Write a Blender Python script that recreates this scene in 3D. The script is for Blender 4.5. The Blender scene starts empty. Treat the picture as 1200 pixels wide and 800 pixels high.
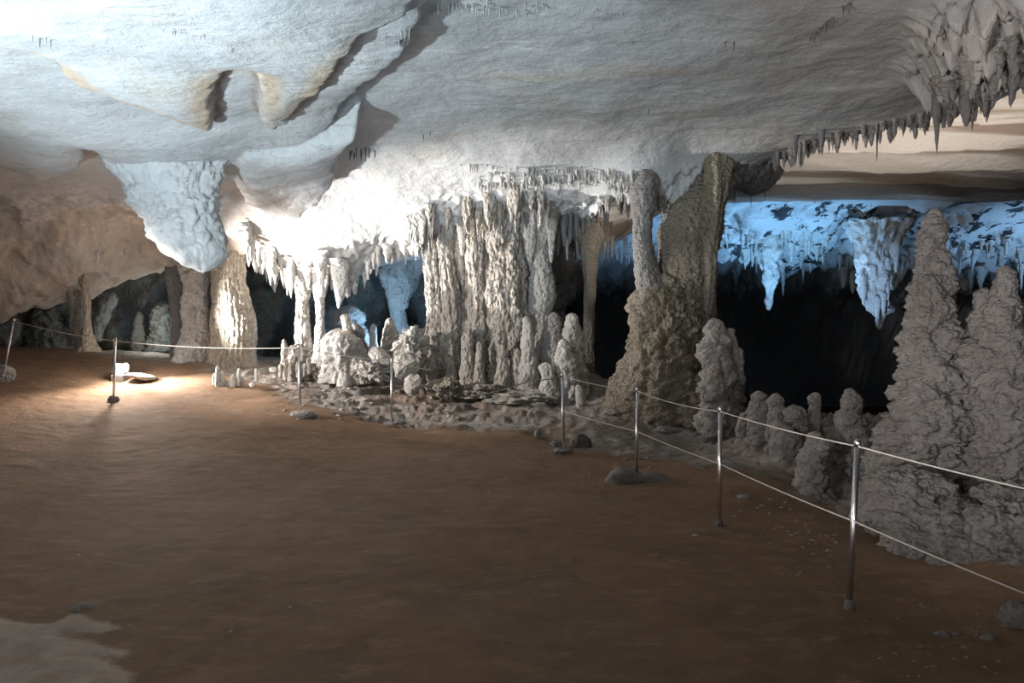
import bpy, math, random
import numpy as np
from math import pi, sin, cos, radians

random.seed(7)
RNG = np.random.RandomState(11)
COL = bpy.context.scene.collection
F = 867.0
PITCH = math.atan(14.0 / F)
CAMZ = 1.6

# ------------------------------------------------------------------ camera maths
def ray(px, py):
    u = (np.asarray(px, float) - 600.0) / F
    v = (400.0 - np.asarray(py, float)) / F
    return u, cos(PITCH) + v * sin(PITCH), -sin(PITCH) + v * cos(PITCH)

def at(px, py, Y):
    dx, dy, dz = ray(px, py)
    return np.array([dx / dy * Y, Y + 0 * dx, CAMZ + dz / dy * Y])

def on_plane(px, py, z):
    dx, dy, dz = ray(px, py)
    t = (z - CAMZ) / dz
    return dx * t, dy * t

# ------------------------------------------------------------------ noise
_perm = np.random.RandomState(3).permutation(256)
_perm = np.concatenate([_perm, _perm, _perm])
_g = np.random.RandomState(5).normal(size=(256, 3)); _g /= np.linalg.norm(_g, axis=1)[:, None]

def perlin(x, y, z):
    x, y, z = np.broadcast_arrays(np.asarray(x, float), np.asarray(y, float), np.asarray(z, float))
    xi = np.floor(x).astype(int); yi = np.floor(y).astype(int); zi = np.floor(z).astype(int)
    xf = x - xi; yf = y - yi; zf = z - zi
    xi &= 255; yi &= 255; zi &= 255
    u = xf**3 * (xf * (xf * 6 - 15) + 10); v = yf**3 * (yf * (yf * 6 - 15) + 10); w = zf**3 * (zf * (zf * 6 - 15) + 10)
    r = 0
    for i in (0, 1):
        a = _perm[xi + i]
        wu = u if i else 1 - u
        for j in (0, 1):
            b = _perm[a + yi + j]
            wv = v if j else 1 - v
            for k in (0, 1):
                g = _g[_perm[b + zi + k]]
                ww = w if k else 1 - w
                r = r + wu * wv * ww * (g[..., 0] * (xf - i) + g[..., 1] * (yf - j) + g[..., 2] * (zf - k))
    return r * 1.5

def fbm(x, y, z, octv=4, gain=0.5):
    r = 0; a = 1; f = 1
    for o in range(octv):
        r = r + a * perlin(x * f + 17.3 * o, y * f - 5.1 * o, z * f + 9.7 * o); a *= gain; f *= 2.03
    return r

def billow(x, y, z, octv=3, gain=0.5):          # puffy lumps parted by creases
    r = 0; a = 1; f = 1
    for o in range(octv):
        r = r + a * (np.minimum(np.abs(perlin(x * f + 31.3 * o, y * f - 7.1 * o, z * f + 3.7 * o)) * 2.2, 1.0) ** 0.7 - 0.45); a *= gain; f *= 2.1
    return r

def smooth(t):
    t = np.clip(t, 0, 1); return t * t * (3 - 2 * t)

def sdf_poly(X, Y, poly):                        # > 0 inside
    P = np.asarray(poly, float)
    d = np.full(X.shape, 1e9); ins = np.zeros(X.shape, bool)
    n = len(P)
    for i in range(n):
        ax, ay = P[i]; bx, by = P[(i + 1) % n]
        ex, ey = bx - ax, by - ay
        wx, wy = X - ax, Y - ay
        t = np.clip((wx * ex + wy * ey) / (ex * ex + ey * ey + 1e-12), 0, 1)
        d = np.minimum(d, np.hypot(wx - ex * t, wy - ey * t))
        if abs(ey) > 1e-12:
            c = ((ay > Y) != (by > Y)) & (X < ex * (Y - ay) / ey + ax)
            ins ^= c
    return np.where(ins, d, -d)

class RBF:                                       # smooth surface through known heights
    def __init__(self, pts, lam=0.02):
        P = np.array(pts, float); self.P = P; n = len(P)
        K = self.k(P[:, None, 0] - P[None, :, 0], P[:, None, 1] - P[None, :, 1]) + lam * np.eye(n)
        A = np.zeros((n + 3, n + 3)); A[:n, :n] = K; A[:n, n] = 1; A[:n, n + 1:] = P[:, :2]
        A[n, :n] = 1; A[n + 1:, :n] = P[:, :2].T
        b = np.zeros(n + 3); b[:n] = P[:, 2]
        self.w = np.linalg.solve(A, b)
    def k(self, dx, dy):
        return np.sqrt(dx * dx + dy * dy + 0.05)
    def __call__(self, X, Y):
        r = self.w[-3] + self.w[-2] * X + self.w[-1] * Y
        for i, (px, py, _) in enumerate(self.P):
            r = r + self.w[i] * self.k(X - px, Y - py)
        return r

def pix_pts(lst):
    out = []
    for px, py, Y in lst:
        p = at(px, py, Y); out.append((p[0], p[1], p[2]))
    return out

# ------------------------------------------------------------------ ceiling height
CEIL = RBF(pix_pts([
    (-150, 0, 6.2), (0, 0, 6.2), (300, 0, 6.2), (600, 0, 6.2), (900, 0, 6.2), (1200, 0, 6.1), (1350, 0, 6.1),
    (300, 100, 8.4), (600, 100, 8.4), (850, 100, 8.4), (1100, 100, 8.3), (600, 150, 10.2), (900, 150, 10.1), (450, 150, 10.2),
    (400, 190, 11.3), (500, 191, 11.4), (600, 193, 11.4), (700, 194, 11.3), (800, 188, 11.1), (880, 188, 11.3), (850, 196, 11.8),
    (400, 222, 12.0), (500, 238, 12.3), (600, 236, 12.2), (700, 232, 12.0), (790, 244, 11.6), (740, 246, 11.8), (600, 254, 12.6), (690, 250, 12.6), (850, 205, 12.3),
    (400, 268, 12.6), (300, 235, 12.0), (300, 283, 12.9), (395, 325, 13.5), (500, 285, 12.9), (500, 296, 13.5), (330, 312, 13.5), (360, 318, 13.3), (450, 296, 13.5), (560, 268, 12.9), (470, 250, 12.5), (310, 296, 13.4), (420, 318, 13.5),
    (200, 150, 9.0), (100, 150, 9.2), (0, 150, 9.2), (0, 205, 10.8), (100, 208, 11.0), (60, 238, 12.0), (-120, 260, 12.0), (0, 262, 12.4),
    (0, 300, 12.8), (0, 350, 13.2), (-60, 380, 13.2), (45, 338, 13.3), (90, 330, 13.4), (150, 312, 13.8), (195, 298, 13.9), (150, 270, 13.2), (240, 285, 13.6),
]) + [(-9, 16, 2.9), (-7, 15.5, 3.1), (-5, 16, 3.2), (-2, 16.5, 3.3), (0, 16.5, 3.6), (-9, 21, 3.2), (-3, 21, 4.0), (2, 20, 4.6), (-12, 14, 2.6),
      (-5, 2, 4.4), (5, 2, 4.4), (0, -3, 4.6), (-9, 4, 4.2), (8, 4, 4.3), (10, 10, 4.3), (-12, 9, 3.8), (0, 4, 4.4)], lam=0.01)

def px_poly(lst, z):
    return [tuple(float(v) for v in on_plane(a, b, z)) for a, b in lst]

def px_on(lst, drop):
    out = []
    for a, b in lst:
        dx, dy, dz = ray(a, b)
        t = np.arange(2.0, 25, 0.01)
        k = np.where(CAMZ + dz * t >= CEIL(dx * t, dy * t) - drop)[0]
        k = k[0] if len(k) else len(t) - 1
        out.append((float(dx * t[k]), float(dy * t[k])))
    return out

LOBE_A = px_on([(508, -60), (505, 0), (482, 22), (455, 35), (432, 47), (415, 60), (404, 78), (392, 94), (385, 106), (371, 120), (352, 128), (343, 140), (338, 150),
                  (330, 146), (318, 152), (302, 148), (303, 120), (301, 100), (296, 88), (283, 84), (266, 90), (258, 104), (252, 125), (254, 150), (250, 157), (235, 156), (215, 151), (180, 138), (150, 128),
                  (110, 114), (85, 102), (65, 84), (45, 71), (20, 57), (-60, 30), (-200, -60)], 0.55)
LOBE_B = px_on([(560, -80), (470, 60), (420, 110), (400, 128), (385, 152), (360, 168), (352, 182), (340, 198), (322, 208), (300, 211), (285, 207), (262, 209), (250, 236), (215, 262), (180, 255),
                  (150, 225), (128, 198), (108, 172), (104, 166), (96, 190), (60, 203), (50, 204), (43, 212), (34, 202), (10, 190), (-90, 165), (-200, 120), (-200, -80)], 0.28)
LOBE_C = px_on([(425, 150), (400, 172), (392, 215), (388, 222), (375, 240), (366, 244), (352, 256), (340, 258), (327, 254), (318, 258), (305, 251), (297, 240), (285, 234), (270, 210), (280, 175)], 0.4)
LOBE_D = px_poly([(1400, 20), (1230, 90), (1195, 104), (1180, 92), (1160, 118), (1135, 124), (1120, 112), (1090, 130), (1070, 124), (1080, 95), (1090, 60), (1110, 35), (1160, 25), (1200, -20), (1400, -80)], 4.0)
CREST = px_poly([(700, 196), (730, 190), (800, 184), (880, 184), (905, 196), (895, 215), (870, 222), (850, 240), (800, 246), (740, 248), (690, 246), (640, 236), (645, 215)], 4.2)
OPEN = px_poly([(1500, 20), (1290, 62), (1215, 92), (1160, 118), (1100, 134), (1060, 142), (1030, 150), (985, 158), (950, 168), (925, 180), (900, 190), (892, 203), (868, 212)], 4.3) + \
       px_on([(862, 225), (850, 238), (820, 243), (790, 240), (765, 234), (745, 230), (725, 230), (710, 234), (698, 244), (688, 256), (668, 264)], 0.0) + [(0.8, 13.7), (0.5, 14.5), (0.2, 16.5), (1.0, 22), (1.0, 80), (60, 80), (60, 3)]

def dome(sd, w):
    t = np.clip(sd / w, 0, 1); return np.sqrt(np.clip(1 - (1 - t) ** 2, 0, 1))

def ceil_h(X, Y, detail=True):
    X = np.asarray(X, float); Y = np.asarray(Y, float)
    z = CEIL(X, Y)
    wx = X + 0.06 * fbm(X * 2.0, Y * 2.0, 0.3, 4, 0.6); wy = Y + 0.06 * fbm(X * 1.3, Y * 1.3, 8.3, 3)
    def big(sd, w, dr):
        return dr * dome(sd, w)
    a = sdf_poly(wx, wy, LOBE_A); b = sdf_poly(wx, wy, LOBE_B); c = sdf_poly(wx, wy, LOBE_C); d = sdf_poly(wx, wy, LOBE_D)
    z = np.minimum(z, np.where(b > 0, z - 0.26 * smooth(b / 0.07) - 0.16 * dome(b, 0.5), z))
    z = np.where(c > 0, np.minimum(z, CEIL(X, Y) - 0.38 * smooth(c / 0.07) - 0.2 * dome(c, 0.4)), z)
    z = np.where(a > 0, np.minimum(z - 0.02, CEIL(X, Y) - 0.52 * smooth(a / 0.06) - 0.14 * dome(a, 0.5)), z)
    lump = billow(X * 3.0, Y * 3.0, 2.2, 4, 0.6)
    z = z - 0.42 * smooth((d + 0.25) / 0.6) * (0.35 + 0.9 * np.clip(lump + 0.4, 0, 1.4))
    cr = smooth(sdf_poly(X, Y, CREST) / 0.25 + 0.6)
    lip = np.exp(-((Y - 12.9) / 0.8) ** 2) * smooth((X + 5.5) / 1.2) * smooth((4.5 - X) / 1.0)
    rough = np.maximum(cr, 0.7 * lip * (0.25 + 0.75 * np.maximum(smooth((X + 1.8) / 1.0), smooth((Y - 12.75) / 0.4))))
    z = z + 0.10 * fbm(X * 0.45, Y * 0.45, 1.7, 3)
    # sagging beds: thin steps that step with the rock
    s = X * 0.25 + Y * 0.9 + 0.5 * fbm(X * 0.35, Y * 0.35, 4.4, 3)
    fr = s * 1.15 - np.floor(s * 1.15)
    z = z + 0.004 * fr * smooth((12.0 - Y) / 2) * smooth(2.0 * perlin(X * 0.5, Y * 0.5, 6.6) + 0.7)
    z = z + rough * (0.13 * billow(X * 4.2, Y * 4.2, 5.0, 4, 0.62)) + 0.010 * fbm(X * 4, Y * 4, 3.3, 4, 0.6)
    left = smooth((-3.5 - X) / 1.5) * smooth((Y - 11.2) / 1.0)
    z = z + left * 0.16 * fbm(X * 1.4, Y * 1.8, 9.0, 4, 0.55)
    o = sdf_poly(wx, wy, OPEN)
    z = z + np.where(o > 0, 3.0 * smooth(o / 0.5), 0) 
    return z

# ------------------------------------------------------------------ far ceiling height
def far_h(X, Y):
    X = np.asarray(X, float); Y = np.asarray(Y, float)
    z = 5.85 + 0 * X
    z = z - 1.6 * smooth((Y - 24.5) / 12.0) - 9 * smooth((Y - 43) / 7.0) ** 2
    z = z - 1.7 * np.exp(-((X - 2.4) / 2.0) ** 2 - ((Y - 20.5) / 3.2) ** 2)
    s = Y + 0.06 * X + 0.8 * fbm(X * 0.07, Y * 0.12, 2.2, 3)
    fr = s * 0.42 - np.floor(s * 0.42)
    z = z - 0.26 * (fr ** 2.0) * smooth((25.5 - Y) / 2) + 0.16 * fbm(X * 0.18, Y * 0.35, 4.1, 3)
    rg = smooth((Y - 23.5) / 3.0)
    z = z - rg * 0.75 * np.clip(fbm(X * 0.75, Y * 0.45, 7.7, 4, 0.6) - 0.02, 0, 1)
    z = z - smooth((Y - 27) / 3.0) * 0.9 * np.clip(billow(X * 0.5, Y * 0.4, 1.7, 3), 0, 1)
    return z

# ------------------------------------------------------------------ floor height
FLOOR = RBF(pix_pts([
    (133, 470, 11.2), (2, 447, 11.6), (351, 485, 10.5), (459, 495, 11.0), (660, 530, 9.2), (746, 562, 7.9), (843, 617, 6.0), (995, 715, 4.2),
    (60, 412, 14.0), (220, 420, 14.0), (140, 442, 12.5), (275, 425, 13.8), (400, 440, 13.0), (345, 436, 13.2), (480, 448, 12.8), (560, 446, 12.9), (620, 446, 12.7), (560, 475, 11.8), (620, 478, 11.4),
    (665, 472, 12.1), (700, 446, 12.8), (720, 470, 11.6), (780, 482, 11.2), (840, 500, 10.6), (845, 520, 9.6), (885, 508, 9.2),
    (900, 560, 7.6), (950, 586, 7.05), (1000, 570, 7.5), (960, 498, 8.9), (1050, 500, 8.3), (1000, 640, 5.6), (1085, 612, 6.5), (1165, 590, 6.2), (1130, 650, 5.3), (1200, 640, 4.9),
    (1085, 695, 4.55), (1200, 730, 3.95), (250, 452, 11.9), (300, 456, 11.8), (-60, 430, 12.2), (1150, 530, 7.2), (1200, 560, 6.6),
]) + [(0, 3, 0), (-2, 3, 0.0), (2, 3, 0), (-4, 6, 0.05), (0, 6, 0), (-2, 8, 0.02), (0, 8, 0.02), (-5, 9, .22), (2, 4, 0), (-3, 0, 0), (3, 0, 0), (6, 2, 0.3), (-9, 9, .6), (-9, 3, .3),
      (-7, 18, 0.9), (-3, 18, 1.0), (0, 17, 0.9), (-11, 13, 1.3)], lam=0.01)
PIT = [(at(675, 440, 12.95)[0], 13.4), (at(705, 446, 12.9)[0], 12.9), (at(745, 460, 12.2)[0], 12.4), (at(850, 500, 11.0)[0], 11.0), (at(880, 497, 9.9)[0], 9.6), (at(960, 498, 9.0)[0], 9.1),
       (at(1050, 492, 8.6)[0], 8.6), (at(1130, 492, 8.1)[0], 8.0), (at(1200, 492, 7.9)[0], 7.6), (9, 6.5), (14, 6), (60, 6), (60, 80), (0.6, 80), (0.8, 19), (0.9, 15)]
TERR = px_poly([(310, 436), (430, 440), (560, 462), (650, 468), (662, 482), (650, 512), (600, 505), (560, 496), (480, 488), (420, 486), (380, 478), (300, 458)], 0.42)
ROCKZ = None
def bank(X, Y):     # 1 on the bare rock beyond the rope, 0 on the trodden earth
    line = [(-8.5, 14.6), (-5.6, 13.2), (-4.3, 12.3), (-3.4, 11.2), (-2.4, 11.0), (-1.2, 10.7), (0.2, 10.3), (0.75, 9.5), (1.6, 8.9), (2.5, 7.9), (2.95, 6.8), (3.0, 5.7), (3.1, 4.9), (3.3, 4.2), (3.5, 3.4), (4.0, 1.0), (30, 1), (30, 40), (-8.5, 40)]
    return sdf_poly(X, Y, line)

PUDDLE = px_poly([(-150, 715), (0, 724), (45, 732), (65, 738), (75, 722), (98, 718), (112, 728), (140, 736), (110, 742), (85, 745), (120, 756), (152, 764), (148, 768), (115, 768), (130, 778), (160, 790), (170, 830), (-150, 900)], 0.0)

def floor_h(X, Y):
    X = np.asarray(X, float); Y = np.asarray(Y, float)
    z = FLOOR(X, Y)
    b = smooth((bank(X, Y) + 0.15) / 0.5)
    t = smooth(sdf_poly(X, Y, TERR) / 0.5 + 0.3) * smooth((bank(X, Y) + 0.25) / 0.5)
    rough = b * (0.035 * billow(X * 3.1, Y * 3.1, 1.0, 4, 0.6) + 0.05 * fbm(X * 1.1, Y * 1.1, 6.0, 3))
    # flat ledges of rimstone, broken along their lips
    q = z * 1.0 + 0.075 * fbm(X * 1.3, Y * 2.2, 2.0, 5, 0.65)
    st = 0.10
    k = q / st; kf = k - np.floor(k)
    ter = (np.floor(k) + smooth((kf - 0.74) / 0.2)) * st + 0.018 * fbm(X * 7, Y * 10, 2, 3, 0.6)
    z = z * (1 - 0.9 * t) + ter * 0.9 * t
    z = z + rough * (1 - 0.4 * t)
    z = z + (1 - b) * (0.012 * fbm(X * 1.3, Y * 1.3, 3.0, 3) + 0.004 * fbm(X * 6, Y * 9, 4.0, 4, 0.65) + 0.013 * np.clip(fbm(X * 1.6, Y * 2.4, 8.0, 4, 0.65) - 0.05, 0, 1))
    R = smooth((X - 2.6) / 0.8) * smooth((Y - 3.4) / 0.8)
    z = z + R * 0.13 * billow(X * 1.7, Y * 1.7, 4.0, 4, 0.55) * b
    p = sdf_poly(X, Y, PUDDLE)
    z = z + 0.016 * smooth(p / 0.12) * (1 + 0.7 * fbm(X * 7, Y * 7, 1.0, 3))
    q = sdf_poly(X, Y, PIT)
    z = z - np.where(q > 0, 5.0 * smooth(q / 3.0) + 0.8 * smooth(q / 0.5), 0)
    return z

# ------------------------------------------------------------------ mesh building
def add_mesh(name, V, FQ, mat, smoothed=True, attrs=None):
    me = bpy.data.meshes.new(name)
    V = np.ascontiguousarray(V, np.float32); FQ = np.ascontiguousarray(FQ, np.int32)
    k = FQ.shape[1]
    me.vertices.add(len(V)); me.vertices.foreach_set('co', V.ravel())
    me.loops.add(FQ.size); me.loops.foreach_set('vertex_index', FQ.ravel())
    me.polygons.add(len(FQ)); me.polygons.foreach_set('loop_start', np.arange(0, FQ.size, k, dtype=np.int32))
    if attrs:
        for an, val in attrs.items():
            at_ = me.attributes.new(an, 'FLOAT', 'POINT'); at_.data.foreach_set('value', np.ascontiguousarray(val, np.float32))
    me.update(calc_edges=True); me.validate()
    if smoothed:
        me.polygons.foreach_set('use_smooth', np.ones(len(me.polygons), bool))
    me.materials.append(mat)
    o = bpy.data.objects.new(name, me); COL.objects.link(o)
    return o

def tag(o, label=None, cat=None, group=None, kind=None, parent=None):
    if label: o['label'] = label
    if cat: o['category'] = cat
    if group: o['group'] = group
    if kind: o['kind'] = kind
    if parent is not None: o.parent = parent
    return o

def grid_faces(ny, nx, flip=False, wrap=False):
    i = np.arange(ny - 1)[:, None]; j = np.arange(nx if wrap else nx - 1)[None, :]
    j2 = (j + 1) % nx
    a = i * nx + j; b = i * nx + j2; c = (i + 1) * nx + j2; d = (i + 1) * nx + j
    q = np.stack([a, b, c, d], -1).reshape(-1, 4)
    return q[:, ::-1] if flip else q

def height_mesh(name, xs, ys, fn, mat, flip=False, keep=None, attrs=None):
    X, Y = np.meshgrid(xs, ys)
    Z = fn(X, Y)
    V = np.stack([X, Y, Z], -1).reshape(-1, 3)
    Q = grid_faces(len(ys), len(xs), flip)
    if keep is not None:
        m = keep(V[:, 0], V[:, 1], V[:, 2]); Q = Q[m[Q].all(1)]
    A = {k: f(X, Y).ravel() for k, f in attrs.items()} if attrs else None
    used = np.unique(Q); rm = np.zeros(len(V), int); rm[used] = np.arange(len(used))
    if A: A = {k: v[used] for k, v in A.items()}
    return add_mesh(name, V[used], rm[Q], mat, attrs=A)

# ------------------------------------------------------------------ materials
def nt(name):
    m = bpy.data.materials.new(name); m.use_nodes = True
    t = m.node_tree; return m, t, t.nodes['Principled BSDF']

def N(t, kind, **kw):
    n = t.nodes.new(kind)
    for k, v in kw.items(): setattr(n, k, v)
    return n

def noise(t, vec, scale, detail=4, rough=0.6, dist=0.0):
    n = N(t, 'ShaderNodeTexNoise'); n.inputs['Scale'].default_value = scale; n.inputs['Detail'].default_value = detail
    n.inputs['Roughness'].default_value = rough; n.inputs['Distortion'].default_value = dist
    t.links.new(vec, n.inputs['Vector']); return n.outputs['Fac']

def ramp(t, fac, a, b, c0=(0, 0, 0, 1), c1=(1, 1, 1, 1)):
    n = N(t, 'ShaderNodeValToRGB'); e = n.color_ramp.elements
    e[0].position = a; e[1].position = b; e[0].color = c0; e[1].color = c1
    t.links.new(fac, n.inputs['Fac']); return n.outputs['Color']

def mixc(t, fac, a, b, mode='MIX'):
    n = N(t, 'ShaderNodeMix', data_type='RGBA', blend_type=mode)
    for s, v in ((n.inputs['Factor'], fac), (n.inputs[6], a), (n.inputs[7], b)):
        if isinstance(v, (int, float)): s.default_value = v
        elif isinstance(v, tuple): s.default_value = (*v, 1) if len(v) == 3 else v
        else: t.links.new(v, s)
    return n.outputs[2]

def mth(t, op, a, b=None, c=None):
    n = N(t, 'ShaderNodeMath', operation=op)
    for s, v in zip(n.inputs, (a, b, c)):
        if v is None: continue
        if isinstance(v, (int, float)): s.default_value = v
        else: t.links.new(v, s)
    return n.outputs[0]

def coords(t, sx=1, sy=1, sz=1):
    tc = N(t, 'ShaderNodeNewGeometry'); mp = N(t, 'ShaderNodeMapping'); mp.inputs['Scale'].default_value = (sx, sy, sz)
    t.links.new(tc.outputs['Position'], mp.inputs['Vector']); return mp.outputs['Vector']

def bump(t, bsdf, parts, dist=0.02, strength=1.0):
    h = None
    for v, w in parts:
        x = mth(t, 'MULTIPLY', v, w); h = x if h is None else mth(t, 'ADD', h, x)
    b = N(t, 'ShaderNodeBump'); b.inputs['Distance'].default_value = dist; b.inputs['Strength'].default_value = strength
    t.links.new(h, b.inputs['Height']); t.links.new(b.outputs['Normal'], bsdf.inputs['Normal'])

def rock(name, ca, cb, stain=(0.45, 0.33, 0.2), stain_amt=0.35, bd=0.03, scale=1.0, stretch=(1, 1, 1), rough=0.85, popcorn=0.6, dark=None, dark_amt=0.0, spec=0.25):
    m, t, b = nt(name)
    v = coords(t, *stretch); v1 = coords(t)
    c = mixc(t, ramp(t, noise(t, v1, 0.9 * scale, 6, 0.65), 0.35, 0.65), ca, cb)
    s = ramp(t, noise(t, v1, 0.55 * scale, 7, 0.6, 0.6), 0.55, 0.75)
    c = mixc(t, mth(t, 'MULTIPLY', s, stain_amt), c, stain)
    fine = ramp(t, noise(t, v, 14 * scale, 5, 0.7), 0.3, 0.7)
    c = mixc(t, 0.35, c, mixc(t, fine, (0.25, 0.22, 0.2), (1, 0.98, 0.95)), 'MULTIPLY')
    if dark:
        c = mixc(t, mth(t, 'MULTIPLY', ramp(t, noise(t, v, 2.6 * scale, 8, 0.7), 0.56, 0.7), dark_amt), c, dark)
    t.links.new(c, b.inputs['Base Color']); b.inputs['Roughness'].default_value = rough; b.inputs['Specular IOR Level'].default_value = spec
    vo = N(t, 'ShaderNodeTexVoronoi', feature='SMOOTH_F1'); vo.inputs['Scale'].default_value = 22 * scale; t.links.new(v, vo.inputs['Vector'])
    bump(t, b, [(noise(t, v, 5 * scale, 8, 0.65), 1.0), (noise(t, v, 30 * scale, 5, 0.6), 0.35), (vo.outputs['Distance'], -popcorn)], bd)
    return m

M = {}
M['pale'] = rock('pale_calcite', (0.60, 0.57, 0.54), (0.42, 0.39, 0.36), (0.42, 0.33, 0.23), 0.4, 0.045, 1.0)
M['white'] = rock('white_calcite', (0.74, 0.72, 0.70), (0.58, 0.54, 0.50), (0.5, 0.42, 0.32), 0.3, 0.04)
M['flute'] = rock('fluted_calcite', (0.56, 0.52, 0.48), (0.38, 0.33, 0.28), (0.34, 0.26, 0.16), 0.7, 0.09, 1.0, (1, 1, 0.6), popcorn=1.0)
M['tan'] = rock('tan_calcite', (0.53, 0.475, 0.40), (0.41, 0.355, 0.28), (0.34, 0.26, 0.16), 0.4, 0.06, 1.1, (1, 1, 0.6))
M['ochre'] = rock('ochre_flowstone', (0.42, 0.365, 0.295), (0.30, 0.255, 0.20), (0.26, 0.20, 0.11), 0.5, 0.09, 1.2)
M['grey'] = rock('grey_calcite', (0.41, 0.385, 0.365), (0.29, 0.265, 0.25), (0.24, 0.19, 0.15), 0.35, 0.05, 1.3, (1, 1, 1.4))
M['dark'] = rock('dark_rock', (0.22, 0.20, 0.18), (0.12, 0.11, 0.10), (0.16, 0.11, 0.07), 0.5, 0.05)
M['backwall'] = rock('cave_back_rock', (0.36, 0.36, 0.34), (0.22, 0.22, 0.21), (0.2, 0.2, 0.17), 0.5, 0.10, 0.6)
M['darkgrey'] = rock('dark_grey_calcite', (0.26, 0.25, 0.25), (0.17, 0.16, 0.16), (0.2, 0.17, 0.13), 0.3, 0.04, 1.2, (1, 1, 0.5))

def ceiling_mat():
    m, t, b = nt('pale_cave_ceiling')
    v = coords(t); vs = coords(t, 0.35, 1.2, 1)
    c = mixc(t, ramp(t, noise(t, v, 0.45, 7, 0.6), 0.35, 0.68), (0.60, 0.59, 0.585), (0.46, 0.44, 0.425))
    # ochre seepage
    s = ramp(t, noise(t, v, 0.5, 8, 0.65, 0.8), 0.56, 0.72)
    c = mixc(t, mth(t, 'MULTIPLY', s, 0.5), c, (0.58, 0.46, 0.32))
    # warm sandstone colour of the low left bed
    at_ = N(t, 'ShaderNodeAttribute', attribute_name='warm')
    c = mixc(t, mth(t, 'MULTIPLY', at_.outputs['Fac'], 0.85), c, mixc(t, ramp(t, noise(t, v, 1.2, 6, 0.6), 0.3, 0.7), (0.47, 0.37, 0.27), (0.62, 0.54, 0.46)))
    oc = N(t, 'ShaderNodeAttribute', attribute_name='seep')
    c = mixc(t, mth(t, 'MULTIPLY', oc.outputs['Fac'], mth(t, 'MULTIPLY', ramp(t, noise(t, v, 1.7, 6, 0.65), 0.34, 0.5), 0.85)), c, (0.56, 0.40, 0.26))
    o2 = N(t, 'ShaderNodeAttribute', attribute_name='undercut_shade')
    c = mixc(t, mth(t, 'MULTIPLY', o2.outputs['Fac'], 0.85), c, (0.27, 0.18, 0.13))  # brown line painted along the lobe rim for the dark of its undercut
    # dark specks and thin bedding cracks
    wv = noise(t, vs, 0.9, 9, 0.68, 0.3)
    line = mth(t, 'ABSOLUTE', mth(t, 'SUBTRACT', wv, 0.5))
    cr = ramp(t, line, 0.0, 0.012, (1, 1, 1, 1), (0, 0, 0, 1))
    msk = ramp(t, noise(t, v, 0.8, 3, 0.5), 0.5, 0.6)
    c = mixc(t, mth(t, 'MULTIPLY', mth(t, 'MULTIPLY', cr, msk), 0.6), c, (0.22, 0.20, 0.19))
    wv2 = noise(t, coords(t, 0.16, 1.0, 1), 1.3, 4, 0.6, 0.2)
    l2 = ramp(t, mth(t, 'ABSOLUTE', mth(t, 'SUBTRACT', wv2, 0.47)), 0.0, 0.006, (1, 1, 1, 1), (0, 0, 0, 1))
    c = mixc(t, mth(t, 'MULTIPLY', mth(t, 'MULTIPLY', l2, ramp(t, noise(t, v, 0.9, 4, 0.6), 0.45, 0.55)), 0.6), c, (0.8, 0.78, 0.76))
    sp = ramp(t, noise(t, v, 9, 5, 0.75), 0.64, 0.74)
    c = mixc(t, mth(t, 'MULTIPLY', sp, 0.5), c, (0.26, 0.24, 0.23))
    fine = ramp(t, noise(t, v, 12, 6, 0.7), 0.3, 0.7)
    c = mixc(t, mth(t, 'MULTIPLY', ramp(t, noise(t, v, 0.7, 5, 0.55), 0.48, 0.66), 0.35), c, (0.33, 0.33, 0.34))
    c = mixc(t, 0.2, c, mixc(t, fine, (0.3, 0.28, 0.27), (1, 1, 1)), 'MULTIPLY')
    t.links.new(c, b.inputs['Base Color']); b.inputs['Roughness'].default_value = 0.85; b.inputs['Specular IOR Level'].default_value = 0.2
    bump(t, b, [(noise(t, v, 2.2, 9, 0.6), 1.2), (noise(t, v, 18, 6, 0.65), 0.35), (noise(t, v, 6, 8, 0.7), 0.3)], 0.04)
    return m
M['ceiling'] = ceiling_mat()

def far_mat():
    m, t, b = nt('far_ceiling_rock')
    v = coords(t); vs = coords(t, 0.12, 0.9, 1)
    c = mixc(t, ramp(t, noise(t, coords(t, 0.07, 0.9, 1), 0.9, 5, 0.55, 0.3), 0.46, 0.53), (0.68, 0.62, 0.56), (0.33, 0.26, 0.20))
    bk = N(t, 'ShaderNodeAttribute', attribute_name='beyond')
    pk = N(t, 'ShaderNodeAttribute', attribute_name='cavity_dark')
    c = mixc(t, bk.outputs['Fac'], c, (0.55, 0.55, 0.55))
    c = mixc(t, mth(t, 'MULTIPLY', ramp(t, noise(t, coords(t, 0.8, 0.45, 1), 1.5, 8, 0.7), 0.555, 0.575), pk.outputs['Fac']), c, (0.03, 0.03, 0.035))  # black patches painted in place of dark open cavities
    t.links.new(c, b.inputs['Base Color']); b.inputs['Roughness'].default_value = 0.9
    bump(t, b, [(noise(t, vs, 2.0, 8, 0.6), 1.0), (noise(t, v, 4, 8, 0.7), 0.8)], 0.12)
    return m
M['far'] = far_mat()

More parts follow.
